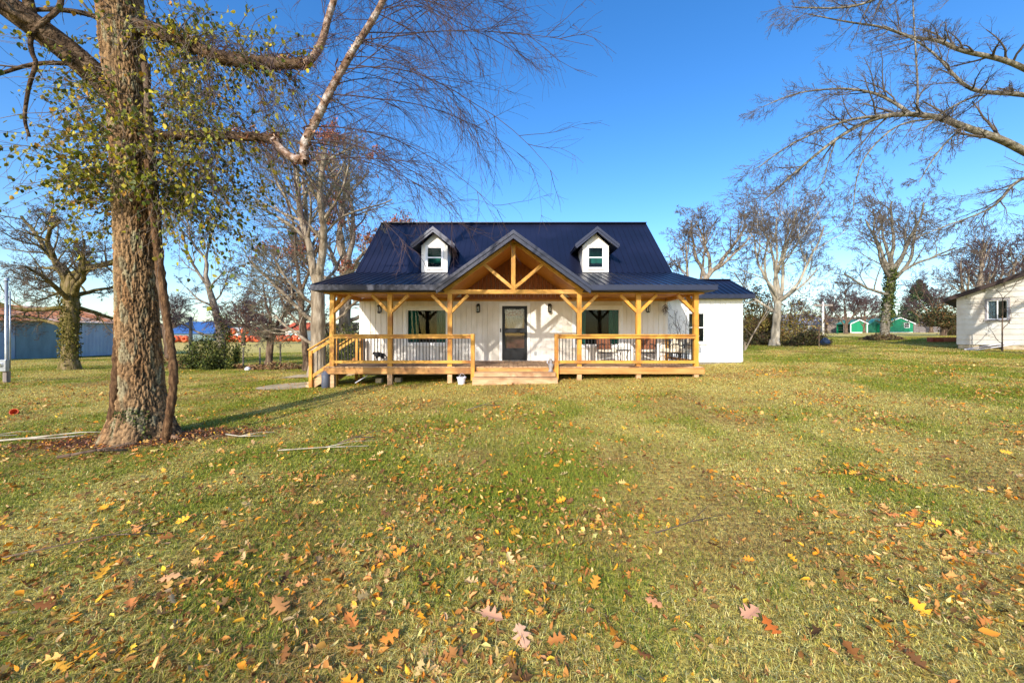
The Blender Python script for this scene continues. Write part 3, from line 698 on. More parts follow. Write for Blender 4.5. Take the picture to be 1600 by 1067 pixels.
def build_roof():
    th = .05
    # main front slope + back slope (one folded sheet)
    a = MB()
    a.prism([(RXL, 14.5, zm(14.5)), (RXR, 14.5, zm(14.5)), (RXR, RY, RZ), (RXL, RY, RZ)], (0, 0, -th))
    a.prism([(RXL, RY, RZ), (RXR, RY, RZ), (RXR, 20.9, RZ - .94 * (20.9 - RY)), (RXL, 20.9, RZ - .94 * (20.9 - RY))], (0, 0, -th))
    n1 = Vector((0, -.94, 1)).normalized(); x = RXL + .06
    while x < RXR - .03:
        d = abs(x - GX); y0 = 14.5 + (4.65 - .717 * d - 3.97) / .94 if d < .95 else 14.5
        rib(a, (x, y0 + .01, zm(y0 + .01)), (x, RY - .02, zm(RY - .02)), n1, .03, .014); x += .2286
    a.beam((RXL - .01, RY, RZ + .012), (RXR + .01, RY, RZ + .012), .30, .03)
    main = a.build('main_roof', M['roof'], house)
    for x in (RXL - .022, RXR + .002):
        t = MB()
        t.prism([(x, 14.46, zm(14.46) + .02), (x, 14.46, zm(14.46) - .17), (x, RY, RZ - .17), (x, RY, RZ + .02)], (.02, 0, 0))
        t.prism([(x, RY, RZ + .02), (x, RY, RZ - .17), (x, 20.9, RZ - 3.337 - .17), (x, 20.9, RZ - 3.337 + .02)], (.02, 0, 0))
        t.build('rake_trim', M['roof_trim'], main)
    # porch skirt roof, left and right of the gable
    n2 = Vector((0, -.275, 1)).normalized(); p = MB()
    xv0 = (4.65 - 3.09) / .717; xv1 = (4.65 - zp(14.5)) / .717
    for s, xe in ((-1, RXL), (1, RXR)):
        pts = [(xe, 11.3, zp(11.3)), (GX + s * xv0, 11.3, zp(11.3)), (GX + s * xv1, 14.5, zp(14.5)), (xe, 14.5, zp(14.5))]
        if s > 0: pts = pts[::-1]
        p.prism(pts, (0, 0, -th))
        x = xe - s * .06
        while (x - GX) * s > xv1 + .05:
            d = abs(x - GX); y0 = 11.3 if d > xv0 else 11.3 + (4.65 - .717 * d - 3.09) / .275
            if y0 < 14.4: rib(p, (x, y0 + .005, zp(y0 + .005)), (x, 14.5, zp(14.5)), n2, .036, .02)
            x -= s * .2286
    po = p.build('porch_roof', M['roof'], house)
    f = MB()
    for x in (RXL - .022, RXR + .002):
        f = MB(); f.box(*((RXL, GX - xv0) if x < 0 else (GX + xv0, RXR)), 11.275, 11.298, 2.93, 3.085)
        f.prism([(x, 11.275, 2.93), (x, 14.46, zp(14.46) - .17), (x, 14.46, zp(14.46) + .02), (x, 11.275, zp(11.275) + .02)], (.02, 0, 0))
        f.build('fascia', M['roof_trim'], po)
    MB().box(RXL + .01, GX - 2.12, 11.30, YF - .01, 2.915, 2.94).box(RXL + .0, XL - .06, YF - .01, YW + .3, 2.915, 2.94).build('soffit', M['soffit_dark'], po)
    MB().box(GX + 2.12, RXR - .01, 11.30, YF - .01, 2.915, 2.94).box(XR + .07, RXR - .01, YF - .01, YW, 2.915, 2.94).build('soffit', M['soffit_dark'], po)
    c = MB()
    for x0, x1 in ((XL + .0, GX - 2.2), (GX + 2.2, XR - .0)):
        y = YF + .145
        while y < YW - .05: c.box(x0, x1, y, min(y + .135, YW - .05), 2.99, 3.01); y += .141
    c.build('porch_ceiling', M['ceiling'], po)
    # gable roof over the steps
    g = MB(); l = MB(); k = MB()
    for s in (-1, 1):
        e = xv0 + .06
        pts = [(GX, 11.22, 4.66), (GX, 15.25, 4.66), (GX + s * .93, 14.55, 4.66 - .717 * .93), (GX + s * (xv0 - .0), 11.34, 4.66 - .717 * xv0), (GX + s * e, 11.22, 4.66 - .717 * e)]
        if s < 0: pts = pts[::-1]
        g.prism(pts, (0, 0, -.05)); ng = Vector((s * .717, 0, 1)).normalized(); y = 11.36
        while y < 15.1:
            xe = e if y < 11.35 else (xv0 - (y - 11.3) / 3.2 * (xv0 - xv1) if y < 14.5 else max(.02, (4.66 - zm(y)) / .717))
            if xe > .08: rib(g, (GX + s * .02, y, 4.65), (GX + s * xe, y, 4.65 - .717 * xe), ng)
            y += .2286
        # wood lining under the slope
        d = .008; y = YF + .15
        while y < YW - .02:
            y1 = min(y + .132, YW - .002)
            l.prism([(GX, y, 4.58), (GX, y1, 4.58), (GX + s * 2.21, y1, 4.58 - .717 * 2.21), (GX + s * 2.21, y, 4.58 - .717 * 2.21)][::s], (0, 0, -.02)); y += .14
        # rake boards: metal cap and inner board
        e2 = xv0 + .10
        k.prism([(GX, 11.195, 4.68), (GX + s * e2, 11.195, 4.68 - .717 * e2), (GX + s * e2, 11.195, 4.57 - .717 * e2), (GX, 11.195, 4.57)][::-s], (0, .024, 0))
        k.prism([(GX, 11.225, 4.57), (GX + s * e2, 11.225, 4.57 - .717 * e2), (GX + s * (e2 - .02), 11.225, 4.44 - .717 * (e2 - .02)), (GX, 11.225, 4.44)][::-s], (0, .03, 0))
    k.beam((GX, 11.20, 4.655), (GX, 15.2, 4.655), .09, .02)
    go = g.build('gable_roof', M['roof'], house); k.build('rake_trim', M['roof_trim'], go); l.build('gable_ceiling', M['ceiling'], go)
    s2 = MB()
    for s in (-1, 1):
        s2.prism([(GX, 11.26, 4.56), (GX, YF + .0, 4.56), (GX + s * 2.2, YF + .0, 4.56 - .717 * 2.2), (GX + s * 2.2, 11.26, 4.56 - .717 * 2.2)][::s], (0, 0, -.03))
    s2.build('soffit', M['soffit_dark'], go)
    # boarding that closes the gable at the house wall, and the header under it
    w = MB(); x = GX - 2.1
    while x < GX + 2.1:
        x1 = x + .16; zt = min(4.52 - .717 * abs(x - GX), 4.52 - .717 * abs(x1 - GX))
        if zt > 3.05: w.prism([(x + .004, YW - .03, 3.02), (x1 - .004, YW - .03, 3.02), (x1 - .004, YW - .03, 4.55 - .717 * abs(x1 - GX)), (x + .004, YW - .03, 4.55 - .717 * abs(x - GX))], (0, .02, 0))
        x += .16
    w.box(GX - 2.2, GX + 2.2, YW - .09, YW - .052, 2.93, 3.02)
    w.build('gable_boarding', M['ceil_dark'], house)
def dormer(cx):
    d = MB(); y = 14.46; x0, x1 = cx - .49, cx + .49; ze = 4.97; za = 5.42; zb = 3.98
    w = (cx - .29, cx + .29, 4.13, 4.93)
    xs = [x0, w[0], w[1], x1]
    d.prism([(x0, y, zb), (w[0], y, zb), (w[0], y, 5.0), (x0, y, 4.97)], (0, .05, 0)); d.prism([(w[1], y, zb), (x1, y, zb), (x1, y, 4.97), (w[1], y, 5.0)], (0, .05, 0))
    d.box(w[0], w[1], y, y + .05, zb, w[2]); d.prism([(x0, y, 4.97), (x1, y, 4.97), (cx, y, 5.42)], (0, .05, 0)) if False else None
    d.prism([(w[0], y, w[3]), (w[1], y, w[3]), (w[1], y, 5.0), (x1, y, 4.971), (cx, y, 5.44), (x0, y, 4.971), (w[0], y, 5.0)], (0, .05, 0))
    for xx in (x0, x1 - .05): d.prism([(xx, y + .05, zb), (xx, y + .05, 4.965), (xx, 15.7, 4.965)], (.05, 0, 0))
    d.box(cx - .51, cx + .51, y - .012, y - .001, 4.955, 4.975)
    do = d.build('dormer', M['white'], house)
    f = MB(); b = .035
    f.box(w[0] - .05, w[1] + .05, y - .025, y - .002, w[3], w[3] + .06); f.box(w[0] - .05, w[0], y - .025, y - .002, w[2] - .06, w[3] - .002); f.box(w[1], w[1] + .05, y - .025, y - .002, w[2] - .06, w[3] - .002)
    f.box(w[0], w[1], y - .04, y - .002, w[2] - .06, w[2] - .002)
    f.box(w[0], w[1], y + .003, y + .04, w[3] - b, w[3]); f.box(w[0], w[1], y + .003, y + .04, w[2], w[2] + b)
    zmid = (w[2] + w[3]) / 2; f.box(w[0], w[1], y - .004, y + .04, zmid - .022, zmid + .022)
    f.box(w[0], w[0] + b, y + .004, y + .04, w[2] + b, w[3] - b); f.box(w[1] - b, w[1], y + .004, y + .04, w[2] + b, w[3] - b)
    fo = f.build('window', M['white_trim'], do)
    MB().box(w[0] + b, w[1] - b, y + .02, y + .026, w[2] + b, w[3] - b).build('pane', M['glass'], fo)
    MB().box(w[0] - .1, w[1] + .1, y + .5, y + .52, w[2] - .1, w[3] + .1).build('blind', M['curtain'], fo)
    r = MB(); t = MB(); yf = 14.16; zr = 5.60; pit = .80; e = .80
    yb = lambda z: 14.5 + (z - 3.97) / .94
    for s in (-1, 1):
        zE = zr - pit * e
        pts = [(cx, yf, zr), (cx, yb(zr) + .05, zr), (cx + s * e, yb(zE) + .05, zE), (cx + s * e, yf, zE)]
        if s < 0: pts = pts[::-1]
        r.prism(pts, (0, 0, -.045)); ng = Vector((s * pit, 0, 1)).normalized(); yy = yf + .15
        while yy < yb(zr) - .05:
            xe = e if yy < yb(zE) else max(.03, (zr - zm(yy)) / pit)
            if xe > .08: rib(r, (cx + s * .01, yy, zr), (cx + s * xe, yy, zr - pit * xe), ng, .03, .014)
            yy += .2286
        t.prism([(cx, yf - .024, zr + .02), (cx + s * (e + .02), yf - .024, zr + .02 - pit * (e + .02)), (cx + s * (e + .02), yf - .024, zr - .09 - pit * (e + .02)), (cx, yf - .024, zr - .09)][::-s], (0, .022, 0))
        t.prism([(cx, yf + .0, zr - .09), (cx + s * e, yf + .0, zr - .09 - pit * e), (cx + s * (e - .04), yf + .0, zr - .18 - pit * (e - .04)), (cx, yf + .0, zr - .18)][::-s], (0, .03, 0))
        t.prism([(cx, yf + .031, zr - .10), (cx, 14.455, zr - .10), (cx + s * e, 14.455, zr - .10 - pit * e), (cx + s * e, yf + .031, zr - .10 - pit * e)][::s], (0, 0, -.02))
        t.prism([(cx + s * .55, 14.455, zr - .10 - pit * .55), (cx + s * .55, yb(5.0), zr - .10 - pit * .55), (cx + s * e, yb(zE), zr - .10 - pit * e), (cx + s * e, 14.455, zr - .10 - pit * e)][::s], (0, 0, -.02))
    ro = r.build('dormer_roof', M['roof'], do); t.build('rake_trim', M['roof_trim'], do)
def wing():
    x0, x1, y0, y1 = 5.86, 9.12, 15.2, 18.0; zt = 3.06; b = .565
    w = (6.98, 7.62, 1.32, 2.50)
    mb = MB(); boards(mb, x0, x1, y0, b, zt, [w], .2, .005, .015); sheet(mb, x0, x1, y0 + .015, b - .02, zt, [w])
    mb.prism([(x1 - .06, y0 + .08, b), (x1 - .06, y1, b), (x1 - .06, y1, zt), (x1 - .06, 16.6, 3.82), (x1 - .06, y0 + .08, zt)], (.06, 0, 0)); mb.box(x0, x1 - .06, y1 - .06, y1, b, zt)
    mb.box(x1 - .08, x1 + .012, y0 - .012, y0 - .001, b, zt)
    wo = mb.build('side_wing', M['white_wing'], house)
    MB().box(x0 + .02, x1 - .03, y0 + .04, y1 - .05, .2, b - .025).build('foundation', M['concrete'], wo)
    r = MB(); rx0, rx1 = 6.05, 9.37; ya, yr = 14.85, 16.6; zf = lambda y: 3.2 + .457 * (y - ya)
    r.prism([(rx0, ya, zf(ya)), (rx1, ya, zf(ya)), (rx1, yr, zf(yr)), (rx0, yr, zf(yr))], (0, 0, -.04)); r.prism([(rx0, yr, zf(yr)), (rx1, yr, zf(yr)), (rx1, 18.35, 3.2), (rx0, 18.35, 3.2)], (0, 0, -.04))
    n = Vector((0, -.457, 1)).normalized(); x = rx1 - .06
    while x > rx0: rib(r, (x, ya, zf(ya)), (x, yr, zf(yr)), n, .034, .018); x -= .2286
    r.beam((rx0, yr, zf(yr) + .01), (rx1 + .01, yr, zf(yr) + .01), .26, .025)
    ro = r.build('wing_roof', M['roof'], wo)
    t = MB(); t.box(rx0, rx1, ya - .024, ya - .002, 3.035, 3.195)
    t.prism([(rx1 + .002, ya - .024, 3.035), (rx1 + .002, yr, zf(yr) - .16), (rx1 + .002, yr, zf(yr) + .02), (rx1 + .002, ya - .024, 3.21)], (.02, 0, 0))
    t.build('fascia', M['roof_trim'], ro); MB().box(rx0, rx1 - .01, ya, y0 - .002, 3.03, 3.05).build('soffit', M['soffit_dark'], ro)
    f = MB(); y = y0; z0, z1 = w[2], w[3]
    f.box(w[0] - .08, w[1] + .08, y - .03, y - .003, z1, z1 + .09); f.box(w[0] - .12, w[1] + .12, y - .07, y - .003, z1 + .091, z1 + .115)
    f.box(w[0] - .08, w[0], y - .03, y - .003, z0, z1 - .002); f.box(w[1], w[1] + .08, y - .03, y - .003, z0, z1 - .002); f.box(w[0] - .12, w[1] + .12, y - .07, y - .003, z0 - .08, z0 - .03)
    f.box(w[0] - .08, w[1] + .08, y - .03, y - .003, z0 - .028, z0 - .002)
    zc = (z0 + z1) / 2
    f.box(w[0], w[1], y + .003, y + .05, z0, z0 + .04); f.box(w[0], w[1], y + .003, y + .05, z1 - .04, z1); f.box(w[0], w[1], y - .003, y + .05, zc - .022, zc + .022)
    f.box(w[0], w[0] + .03, y + .004, y + .05, z0 + .04, z1 - .04); f.box(w[1] - .03, w[1], y + .004, y + .05, z0 + .04, z1 - .04)
    fo = f.build('window', M['white_trim'], wo)
    MB().box(w[0] + .03, w[1] - .03, y + .02, y + .026, z0 + .04, z1 - .04).build('pane', M['glass'], fo)
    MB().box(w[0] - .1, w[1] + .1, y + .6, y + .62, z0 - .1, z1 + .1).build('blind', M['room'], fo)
build_walls(); big_window(winL, None); big_window(winR, None); build_door()
for u, v in ((594, 482), (747.3, 481), (858.7, 481), (1011, 481)):
    p = W(u, v, YW); lantern(p.x, p.z)
build_porch(); build_roof(); dormer(-2.92); dormer(3.15); wing()

# ---------------------------------------------------------------- things on and round the porch
def patio_chair(name, loc, rz, label, puffy=False):
    o = empty(name, loc, label, 'chair', 'patio chairs on the porch', rz)
    f = MB(); w = .27
    for s in (-1, 1):
        f.tube([(s*w, -.30, .02), (s*w, -.28, .30), (s*w, -.30, .60), (s*w, -.18, .66), (s*w, .02, .63), (s*w, .24, .58)], .014, 6)
        f.tube([(s*w, .20, .02), (s*w, .22, .36), (s*w, .36, .92)], .014, 6)
        f.tube([(s*w, -.38, .015), (s*w, -.1, .01), (s*w, .32, .02)], .013, 6)
        f.tube([(s*w, -.26, .36), (s*w, .22, .32)], .013, 6)
    for y, z in ((-.27, .35), (.22, .32), (.36, .92), (.28, .62)): f.tube([(-w, y, z), (w, y, z)], .013, 6)
    f.build('frame', M['black_metal'], o, smooth=True)
    c = MB(); c.box(-.25, .25, -.27, .22, .37, .45 if not puffy else .50); c.build('seat_cushion', M['cushion'], o, bevel=.03)
    b = MB()
    if puffy:
        b.prism([(-.25, .08, .50), (.25, .08, .50), (.25, .28, .96), (-.25, .28, .96)], (0, .13, -.02)); b.build('back_cushion', M['cushion'], o, bevel=.035)
    else:
        b.prism([(-.26, .235, .46), (.26, .235, .46), (.26, .34, .89), (-.26, .34, .89)], (0, .02, -.004)); b.build('backrest', M['wicker'], o)
    return o
patio_chair('patio_chair', (W(949, 0, 13.5).x, 13.5, DZ), .25, 'patio chair with brown back and cream seat, in front of the right window')
patio_chair('patio_chair', (W(1008, 0, 13.6).x, 13.6, DZ), -.7, 'patio chair with brown back seen behind the second post from the right')
patio_chair('cushioned_glider_chair', (W(1050, 0, 13.3).x, 13.3, DZ), -1.25, 'patio chair with thick cream cushions and black frame at the right end of the porch', True)
patio_chair('cushioned_glider_chair', (W(1069, 0, 13.0).x, 12.95, DZ), -1.5, 'second thick cream cushioned chair, against the corner post of the porch', True)
def side_table():
    p = W(974, 0, 13.1); o = empty('porch_table', (p.x, 13.1, DZ), 'low round black metal table between the two brown backed chairs', 'table')
    MB().lathe([(0, .46), (.24, .46), (.25, .445), (.24, .43), (0, .43)], (0, 0, 0), 20).build('table_top', M['black_metal'], o)
    for k in range(3):
        t = 2.1 * k; MB().tube([(.18 * math.cos(t), .18 * math.sin(t), .43), (.10 * math.cos(t), .10 * math.sin(t), .2), (.2 * math.cos(t), .2 * math.sin(t), .0)], .012, 6).build('leg', M['black_metal'], o, smooth=True)
side_table()
def pots():
    g = h(-1.55, 11.5); mb = MB(); c = W(721, 0, 11.45)
    o = empty('white_flower_pot', (c.x, 11.45, h(c.x, 11.45)), 'white plastic hanging flower pot on the grass under the porch edge', 'flower pot')
    MB().lathe([(0, .01), (.095, .01), (.13, .20), (.145, .205), (.145, .23), (.125, .23), (.12, .19), (0, .19)], (0, 0, 0), 24).build('pot', M['white_plastic'], o, smooth=False)
    hh = MB()
    for k in range(3):
        t = 2.1 * k; hh.tube([(.13 * math.cos(t), .13 * math.sin(t), .22), (.06 * math.cos(t), .06 * math.sin(t), .31), (0, 0, .34)], .004, 4)
    hh.build('hanger', M['white_plastic'], o)
    tw = MB(); rr = random.Random(3)
    for k in range(14):
        a = rr.uniform(0, 6.3); q = rr.uniform(.03, .12); tw.tube([(0, 0, .18), (q * .6 * math.cos(a), q * .6 * math.sin(a), .26), (q * math.cos(a), q * math.sin(a), .24 + rr.uniform(0, .08))], .003, 3)
    tw.build('dead_stems', M['twig_brown'], o)
    c = W(509, 0, 11.75); z = h(c.x, 11.75)
    o = empty('grey_churn', (c.x, 11.75, z), 'slate grey lidded can standing at the foot of the side stairs', 'can')
    MB().lathe([(0, 0), (.105, 0), (.12, .03), (.12, .40), (.10, .46), (.0, .46)], (0, 0, 0), 24).build('can_body', M['grey_plastic'], o, smooth=True)
    MB().lathe([(.118, .395), (.128, .40), (.128, .425), (.07, .49), (.07, .53), (0, .535)], (0, 0, 0), 24).build('lid', M['grey_plastic'], o)
    # small garden figure on the step
    c = W(861, 0, 11.6)
    o = empty('garden_ornament', (c.x - .01, 11.60, .50), 'small weathered stone ornament on the step beside the right rail post', 'ornament')
    MB().lathe([(0, 0), (.07, 0), (.075, .03), (.05, .07), (.06, .12), (.085, .18), (.075, .24), (.04, .26), (.055, .30), (.06, .34), (.03, .39), (0, .40)], (0, 0, 0), 16).build('figure_body', M['stone'], o, smooth=True)
    MB().tube([(-.06, -.02, .22), (-.11, -.05, .28), (-.10, -.07, .34)], [.02, .016, .02], 8).build('bird', M['white_plastic'], o, smooth=True)
    # overturned clay pot in the lawn
    p = W(24, 640, 8.5)
    o = empty('clay_pot', (p.x, 8.5, h(p.x, 8.5) + .065), 'small orange clay pot tipped over in the grass near the left edge', 'flower pot'); o.rotation_euler = (1.25, 0, .5)
    MB().lathe([(0, -.06), (.042, -.06), (.063, .036), (.072, .036), (.072, .06), (.06, .06), (.039, -.048), (0, -.048)], (0, 0, 0), 20).build('pot', M['terracotta'], o, smooth=False)
    p = W(387, 573, 20.3); z = h(p.x, p.y)
    mb = MB(); mb.lathe([(0, -.05), (.13, 0), (.15, .08), (.09, .16), (0, .19)], (0, 0, 0), 9)
    tag(mb.build('white_rock', M['white_plastic'], loc=(p.x, p.y, z)), 'small white rock beside the dirt track', 'rock')
    # things under the deck
    mb = MB(); mb.beam((-4.9, 12.0, .12), (-4.55, 12.1, .34), .10, .02)
    tag(mb.build('white_board_scrap', M['white_plastic']), 'white scrap of board leaning in the dark under the left deck', 'board')
    for x, lab in ((-4.35, 'small pale block under the deck left of the first footing'), (-3.72, 'small pale block under the deck right of the first footing')):
        mb = MB(); z = h(x, 12.6); mb.box(x - .1, x + .1, 12.5, 12.7, z - .02, z + .16)
        tag(mb.build('concrete_block', M['white_block'], bevel=.01), lab, 'block', 'blocks under the deck')
pots()
def dog():
    p = W(592, 0, 14.0); o = empty('dog', (p.x + .02, 13.95, DZ), 'small black and white dog standing on the porch by the left wall', 'dog')
    bm = bpy.data.meshes.new('body')
    # spine, head, tail, legs  (faces -X)
    v = [(.10,0,.25), (.02,0,.26), (-.08,0,.26), (-.14,0,.29), (-.20,0,.31), (-.27,0,.285), (.17,0,.25), (.25,0,.20), (.30,0,.13),
         (-.08,.05,.17), (-.09,.055,.09), (-.11,.055,.012), (-.08,-.05,.17), (-.09,-.055,.09), (-.11,-.055,.012),
         (.13,.055,.18), (.17,.06,.10), (.14,.06,.012), (.13,-.055,.18), (.17,-.06,.10), (.14,-.06,.012)]
    r = [.085,.085,.085,.06,.058,.026,.06,.022,.014, .035,.02,.018, .035,.02,.018, .045,.022,.018, .045,.022,.018]
    e = [(0,1),(1,2),(2,3),(3,4),(4,5),(0,6),(6,7),(7,8),(2,9),(9,10),(10,11),(2,12),(12,13),(13,14),(0,15),(15,16),(16,17),(0,18),(18,19),(19,20)]
    bm.from_pydata(v, e, []); b = bpy.data.objects.new('body', bm); COL.objects.link(b); b.parent = o
    sk = b.modifiers.new('Skin', 'SKIN'); b.modifiers.new('Sub', 'SUBSURF').levels = 2; b.modifiers['Sub'].render_levels = 2
    for i, q in enumerate(bm.skin_vertices[0].data): q.radius = (r[i], r[i]); q.use_root = (i == 0)
    m, nt, N, L, P = new_mat('black_white_fur'); P.inputs['Roughness'].default_value = .85
    tc = N.new('ShaderNodeTexCoord'); sx = N.new('ShaderNodeSeparateXYZ'); L.new(tc.outputs['Object'], sx.inputs[0])
    nz = N.new('ShaderNodeTexNoise'); nz.inputs['Scale'].default_value = 30; L.new(tc.outputs['Object'], nz.inputs['Vector'])
    a = N.new('ShaderNodeMath'); a.operation = 'MULTIPLY_ADD'; a.inputs[1].default_value = .03; L.new(nz.outputs['Fac'], a.inputs[0]); L.new(sx.outputs['Z'], a.inputs[2])
    lt = N.new('ShaderNodeMath'); lt.operation = 'LESS_THAN'; lt.inputs[1].default_value = .125; L.new(a.outputs[0], lt.inputs[0])
    fx = N.new('ShaderNodeMath'); fx.operation = 'LESS_THAN'; fx.inputs[1].default_value = -.225; L.new(sx.outputs['X'], fx.inputs[0])
    mxm = N.new('ShaderNodeMath'); mxm.operation = 'MAXIMUM'; L.new(lt.outputs[0], mxm.inputs[0]); L.new(fx.outputs[0], mxm.inputs[1])
    c = N.new('ShaderNodeMixRGB'); c.inputs[1].default_value = S(26,25,28); c.inputs[2].default_value = S(226,220,212); L.new(mxm.outputs[0], c.inputs[0]); L.new(c.outputs[0], P.inputs['Base Color'])
    bm.materials.append(m)
    for s in (-1, 1):
        MB().prism([(-.17, s*.03, .34), (-.13, s*.055, .35), (-.145, s*.06, .27)], (.012, 0, 0)).build('ear', M['fur_black'], o)
dog()
def dried_hanging():
    p = W(1040.5, 467, 14.2); o = empty('hanging_dried_plant', (p.x - .02, 14.2, 2.87), 'dried plant hanging from the porch beam at the right wall corner', 'hanging plant')
    MB().tube([(0, 0, .1), (0, 0, -.22)], .004, 5).build('cord', M['twig_brown'], o)
    m = MB(); r = random.Random(5)
    for k in range(34):
        a = r.uniform(0, 6.3); q = r.uniform(.05, .17); z = -.22 - r.uniform(0, .25)
        m.tube([(0, 0, z + .1), (q * .6 * math.cos(a), q * .6 * math.sin(a), z + .05), (q * math.cos(a), q * math.sin(a), z - r.uniform(0, .1))], .006, 3)
    m.build('dried_stems', M['twig_brown'], o)
dried_hanging()
# ---------------------------------------------------------------- bare trees
class TB:
    """collects tapered tubes as numpy arrays, one mesh"""
    def __init__(s): s.V = []; s.Q = []; s.n = 0
    def add(s, P, R, k):
        P = np.asarray(P, float); R = np.asarray(R, float); m = len(P)
        T = np.empty_like(P); T[1:-1] = P[2:] - P[:-2]; T[0] = P[1] - P[0]; T[-1] = P[-1] - P[-2]
        T /= np.linalg.norm(T, axis=1)[:, None] + 1e-9
        d = P[-1] - P[0]; d = d / (np.linalg.norm(d) + 1e-9); ref = np.array((0, 0, 1.)) if abs(d[2]) < .75 else np.array((.3, 1., 0))
        A = np.cross(T, ref); A /= np.linalg.norm(A, axis=1)[:, None] + 1e-9; B = np.cross(T, A)
        t = np.arange(k) * (2 * np.pi / k); c, q = np.cos(t), np.sin(t)
        V = P[:, None, :] + (A[:, None, :] * c[None, :, None] + B[:, None, :] * q[None, :, None]) * R[:, None, None]
        i = np.arange(m - 1)[:, None] * k; j = np.arange(k)[None, :]; j2 = (j + 1) % k
        s.Q.append(np.stack([i + j, i + j2, i + k + j2, i + k + j], -1).reshape(-1, 4) + s.n)
        s.V.append(V.reshape(-1, 3)); s.n += m * k
    def build(s, name, m, parent=None):
        V = np.concatenate(s.V); Q = np.concatenate(s.Q)
        return np_mesh(name, V, Q.ravel(), np.arange(len(Q)) * 4, np.full(len(Q), 4), None, m, parent, True)
def unit(v): return v / (np.linalg.norm(v) + 1e-9)
def bend(d, rng, ang):
    p = np.cross(d, rng.normal(0, 1, 3)); return unit(d * math.cos(ang) + unit(p) * math.sin(ang))
class Grower:
    def __init__(s, rng, P):
        s.rng = rng; s.P = P; s.low = TB(); s.high = TB(); s.tips = []
    def path(s, p, d, L, wob, up, seg):
        n = max(3, min(14, int(L / seg) + 2)); pts = [np.array(p, float)]; st = L / (n - 1); d = np.array(d, float)
        for i in range(n - 1):
            d = unit(d + s.rng.normal(0, 1, 3) * wob + np.array((0, 0, up))); pts.append(pts[-1] + d * st)
        return np.array(pts)
    def put(s, pts, r0, r1, lev):
        n = len(pts); R = r0 + (r1 - r0) * np.linspace(0, 1, n) ** .9
        R = np.maximum(R, s.P['rmin']); k = 9 if r0 > .09 else (6 if r0 > .03 else (4 if r0 > .012 else 3))
        (s.low if lev <= s.P.get('split', 1) else s.high).add(pts, R, k); return R
    def grow(s, p, d, L, r, lev):
        P = s.P; pts = s.path(p, d, L, P['wob'] * (.8 + .12 * lev), P['up'][min(lev, len(P['up']) - 1)], P['seg'])
        R = s.put(pts, r, r * P.get('taper', .35), lev); s.kids(pts, R, L, lev)
    def kids(s, pts, R, L, lev, tmin=None, mult=1):
        P = s.P; rng = s.rng
        if lev >= P['max']: s.tips.append(pts[-1]); return
        nk = P['kids'][min(lev, len(P['kids']) - 1)] * mult; nk = int(nk) + (rng.uniform() < nk % 1)
        t0 = P['tmin'] if tmin is None else tmin
        for i in range(nk):
            t = t0 + (1 - t0) * ((i + rng.uniform(.1, .9)) / nk) ** .9; f = t * (len(pts) - 1); a = min(int(f), len(pts) - 2)
            q = pts[a] + (pts[a+1] - pts[a]) * (f - a); rr = R[a] + (R[a+1] - R[a]) * (f - a)
            dd = bend(unit(pts[a+1] - pts[a]), rng, rng.uniform(*P['ang']))
            dd = unit(dd + np.array(P.get('pull', (0, 0, 0))))
            s.grow(q, dd, L * P['ratio'][min(lev, len(P['ratio']) - 1)] * (1.15 - .5 * t) * rng.uniform(.7, 1.25), max(rr * rng.uniform(.38, .62), P['rmin']), lev + 1)
    def limb(s, pts, r0, r1, lev=0, mult=1, tmin=.2, kidL=None):
        """a limb along given points, smoothed, with side shoots"""
        pts = smooth(pts, 3); R = s.put(pts, r0, r1, lev); L = kidL or np.linalg.norm(np.diff(pts, axis=0), axis=1).sum()
        s.kids(pts, R, L, lev, tmin, mult); return pts
def smooth(pts, it):
    P = np.array([tuple(p) for p in pts], float)
    for _ in range(it - 1):
        Q = [P[0]]
        for a, b in zip(P[:-1], P[1:]): Q += [a * .75 + b * .25, a * .25 + b * .75]
        P = np.array(Q + [P[-1]])
    return P
BASE = dict(wob=.14, up=(.10, .06, .03, 0), seg=.35, rmin=.006, max=4, kids=(7, 6, 5, 4), ratio=(.62, .55, .5, .5), ang=(.5, 1.1), tmin=.25, taper=.35, split=1)
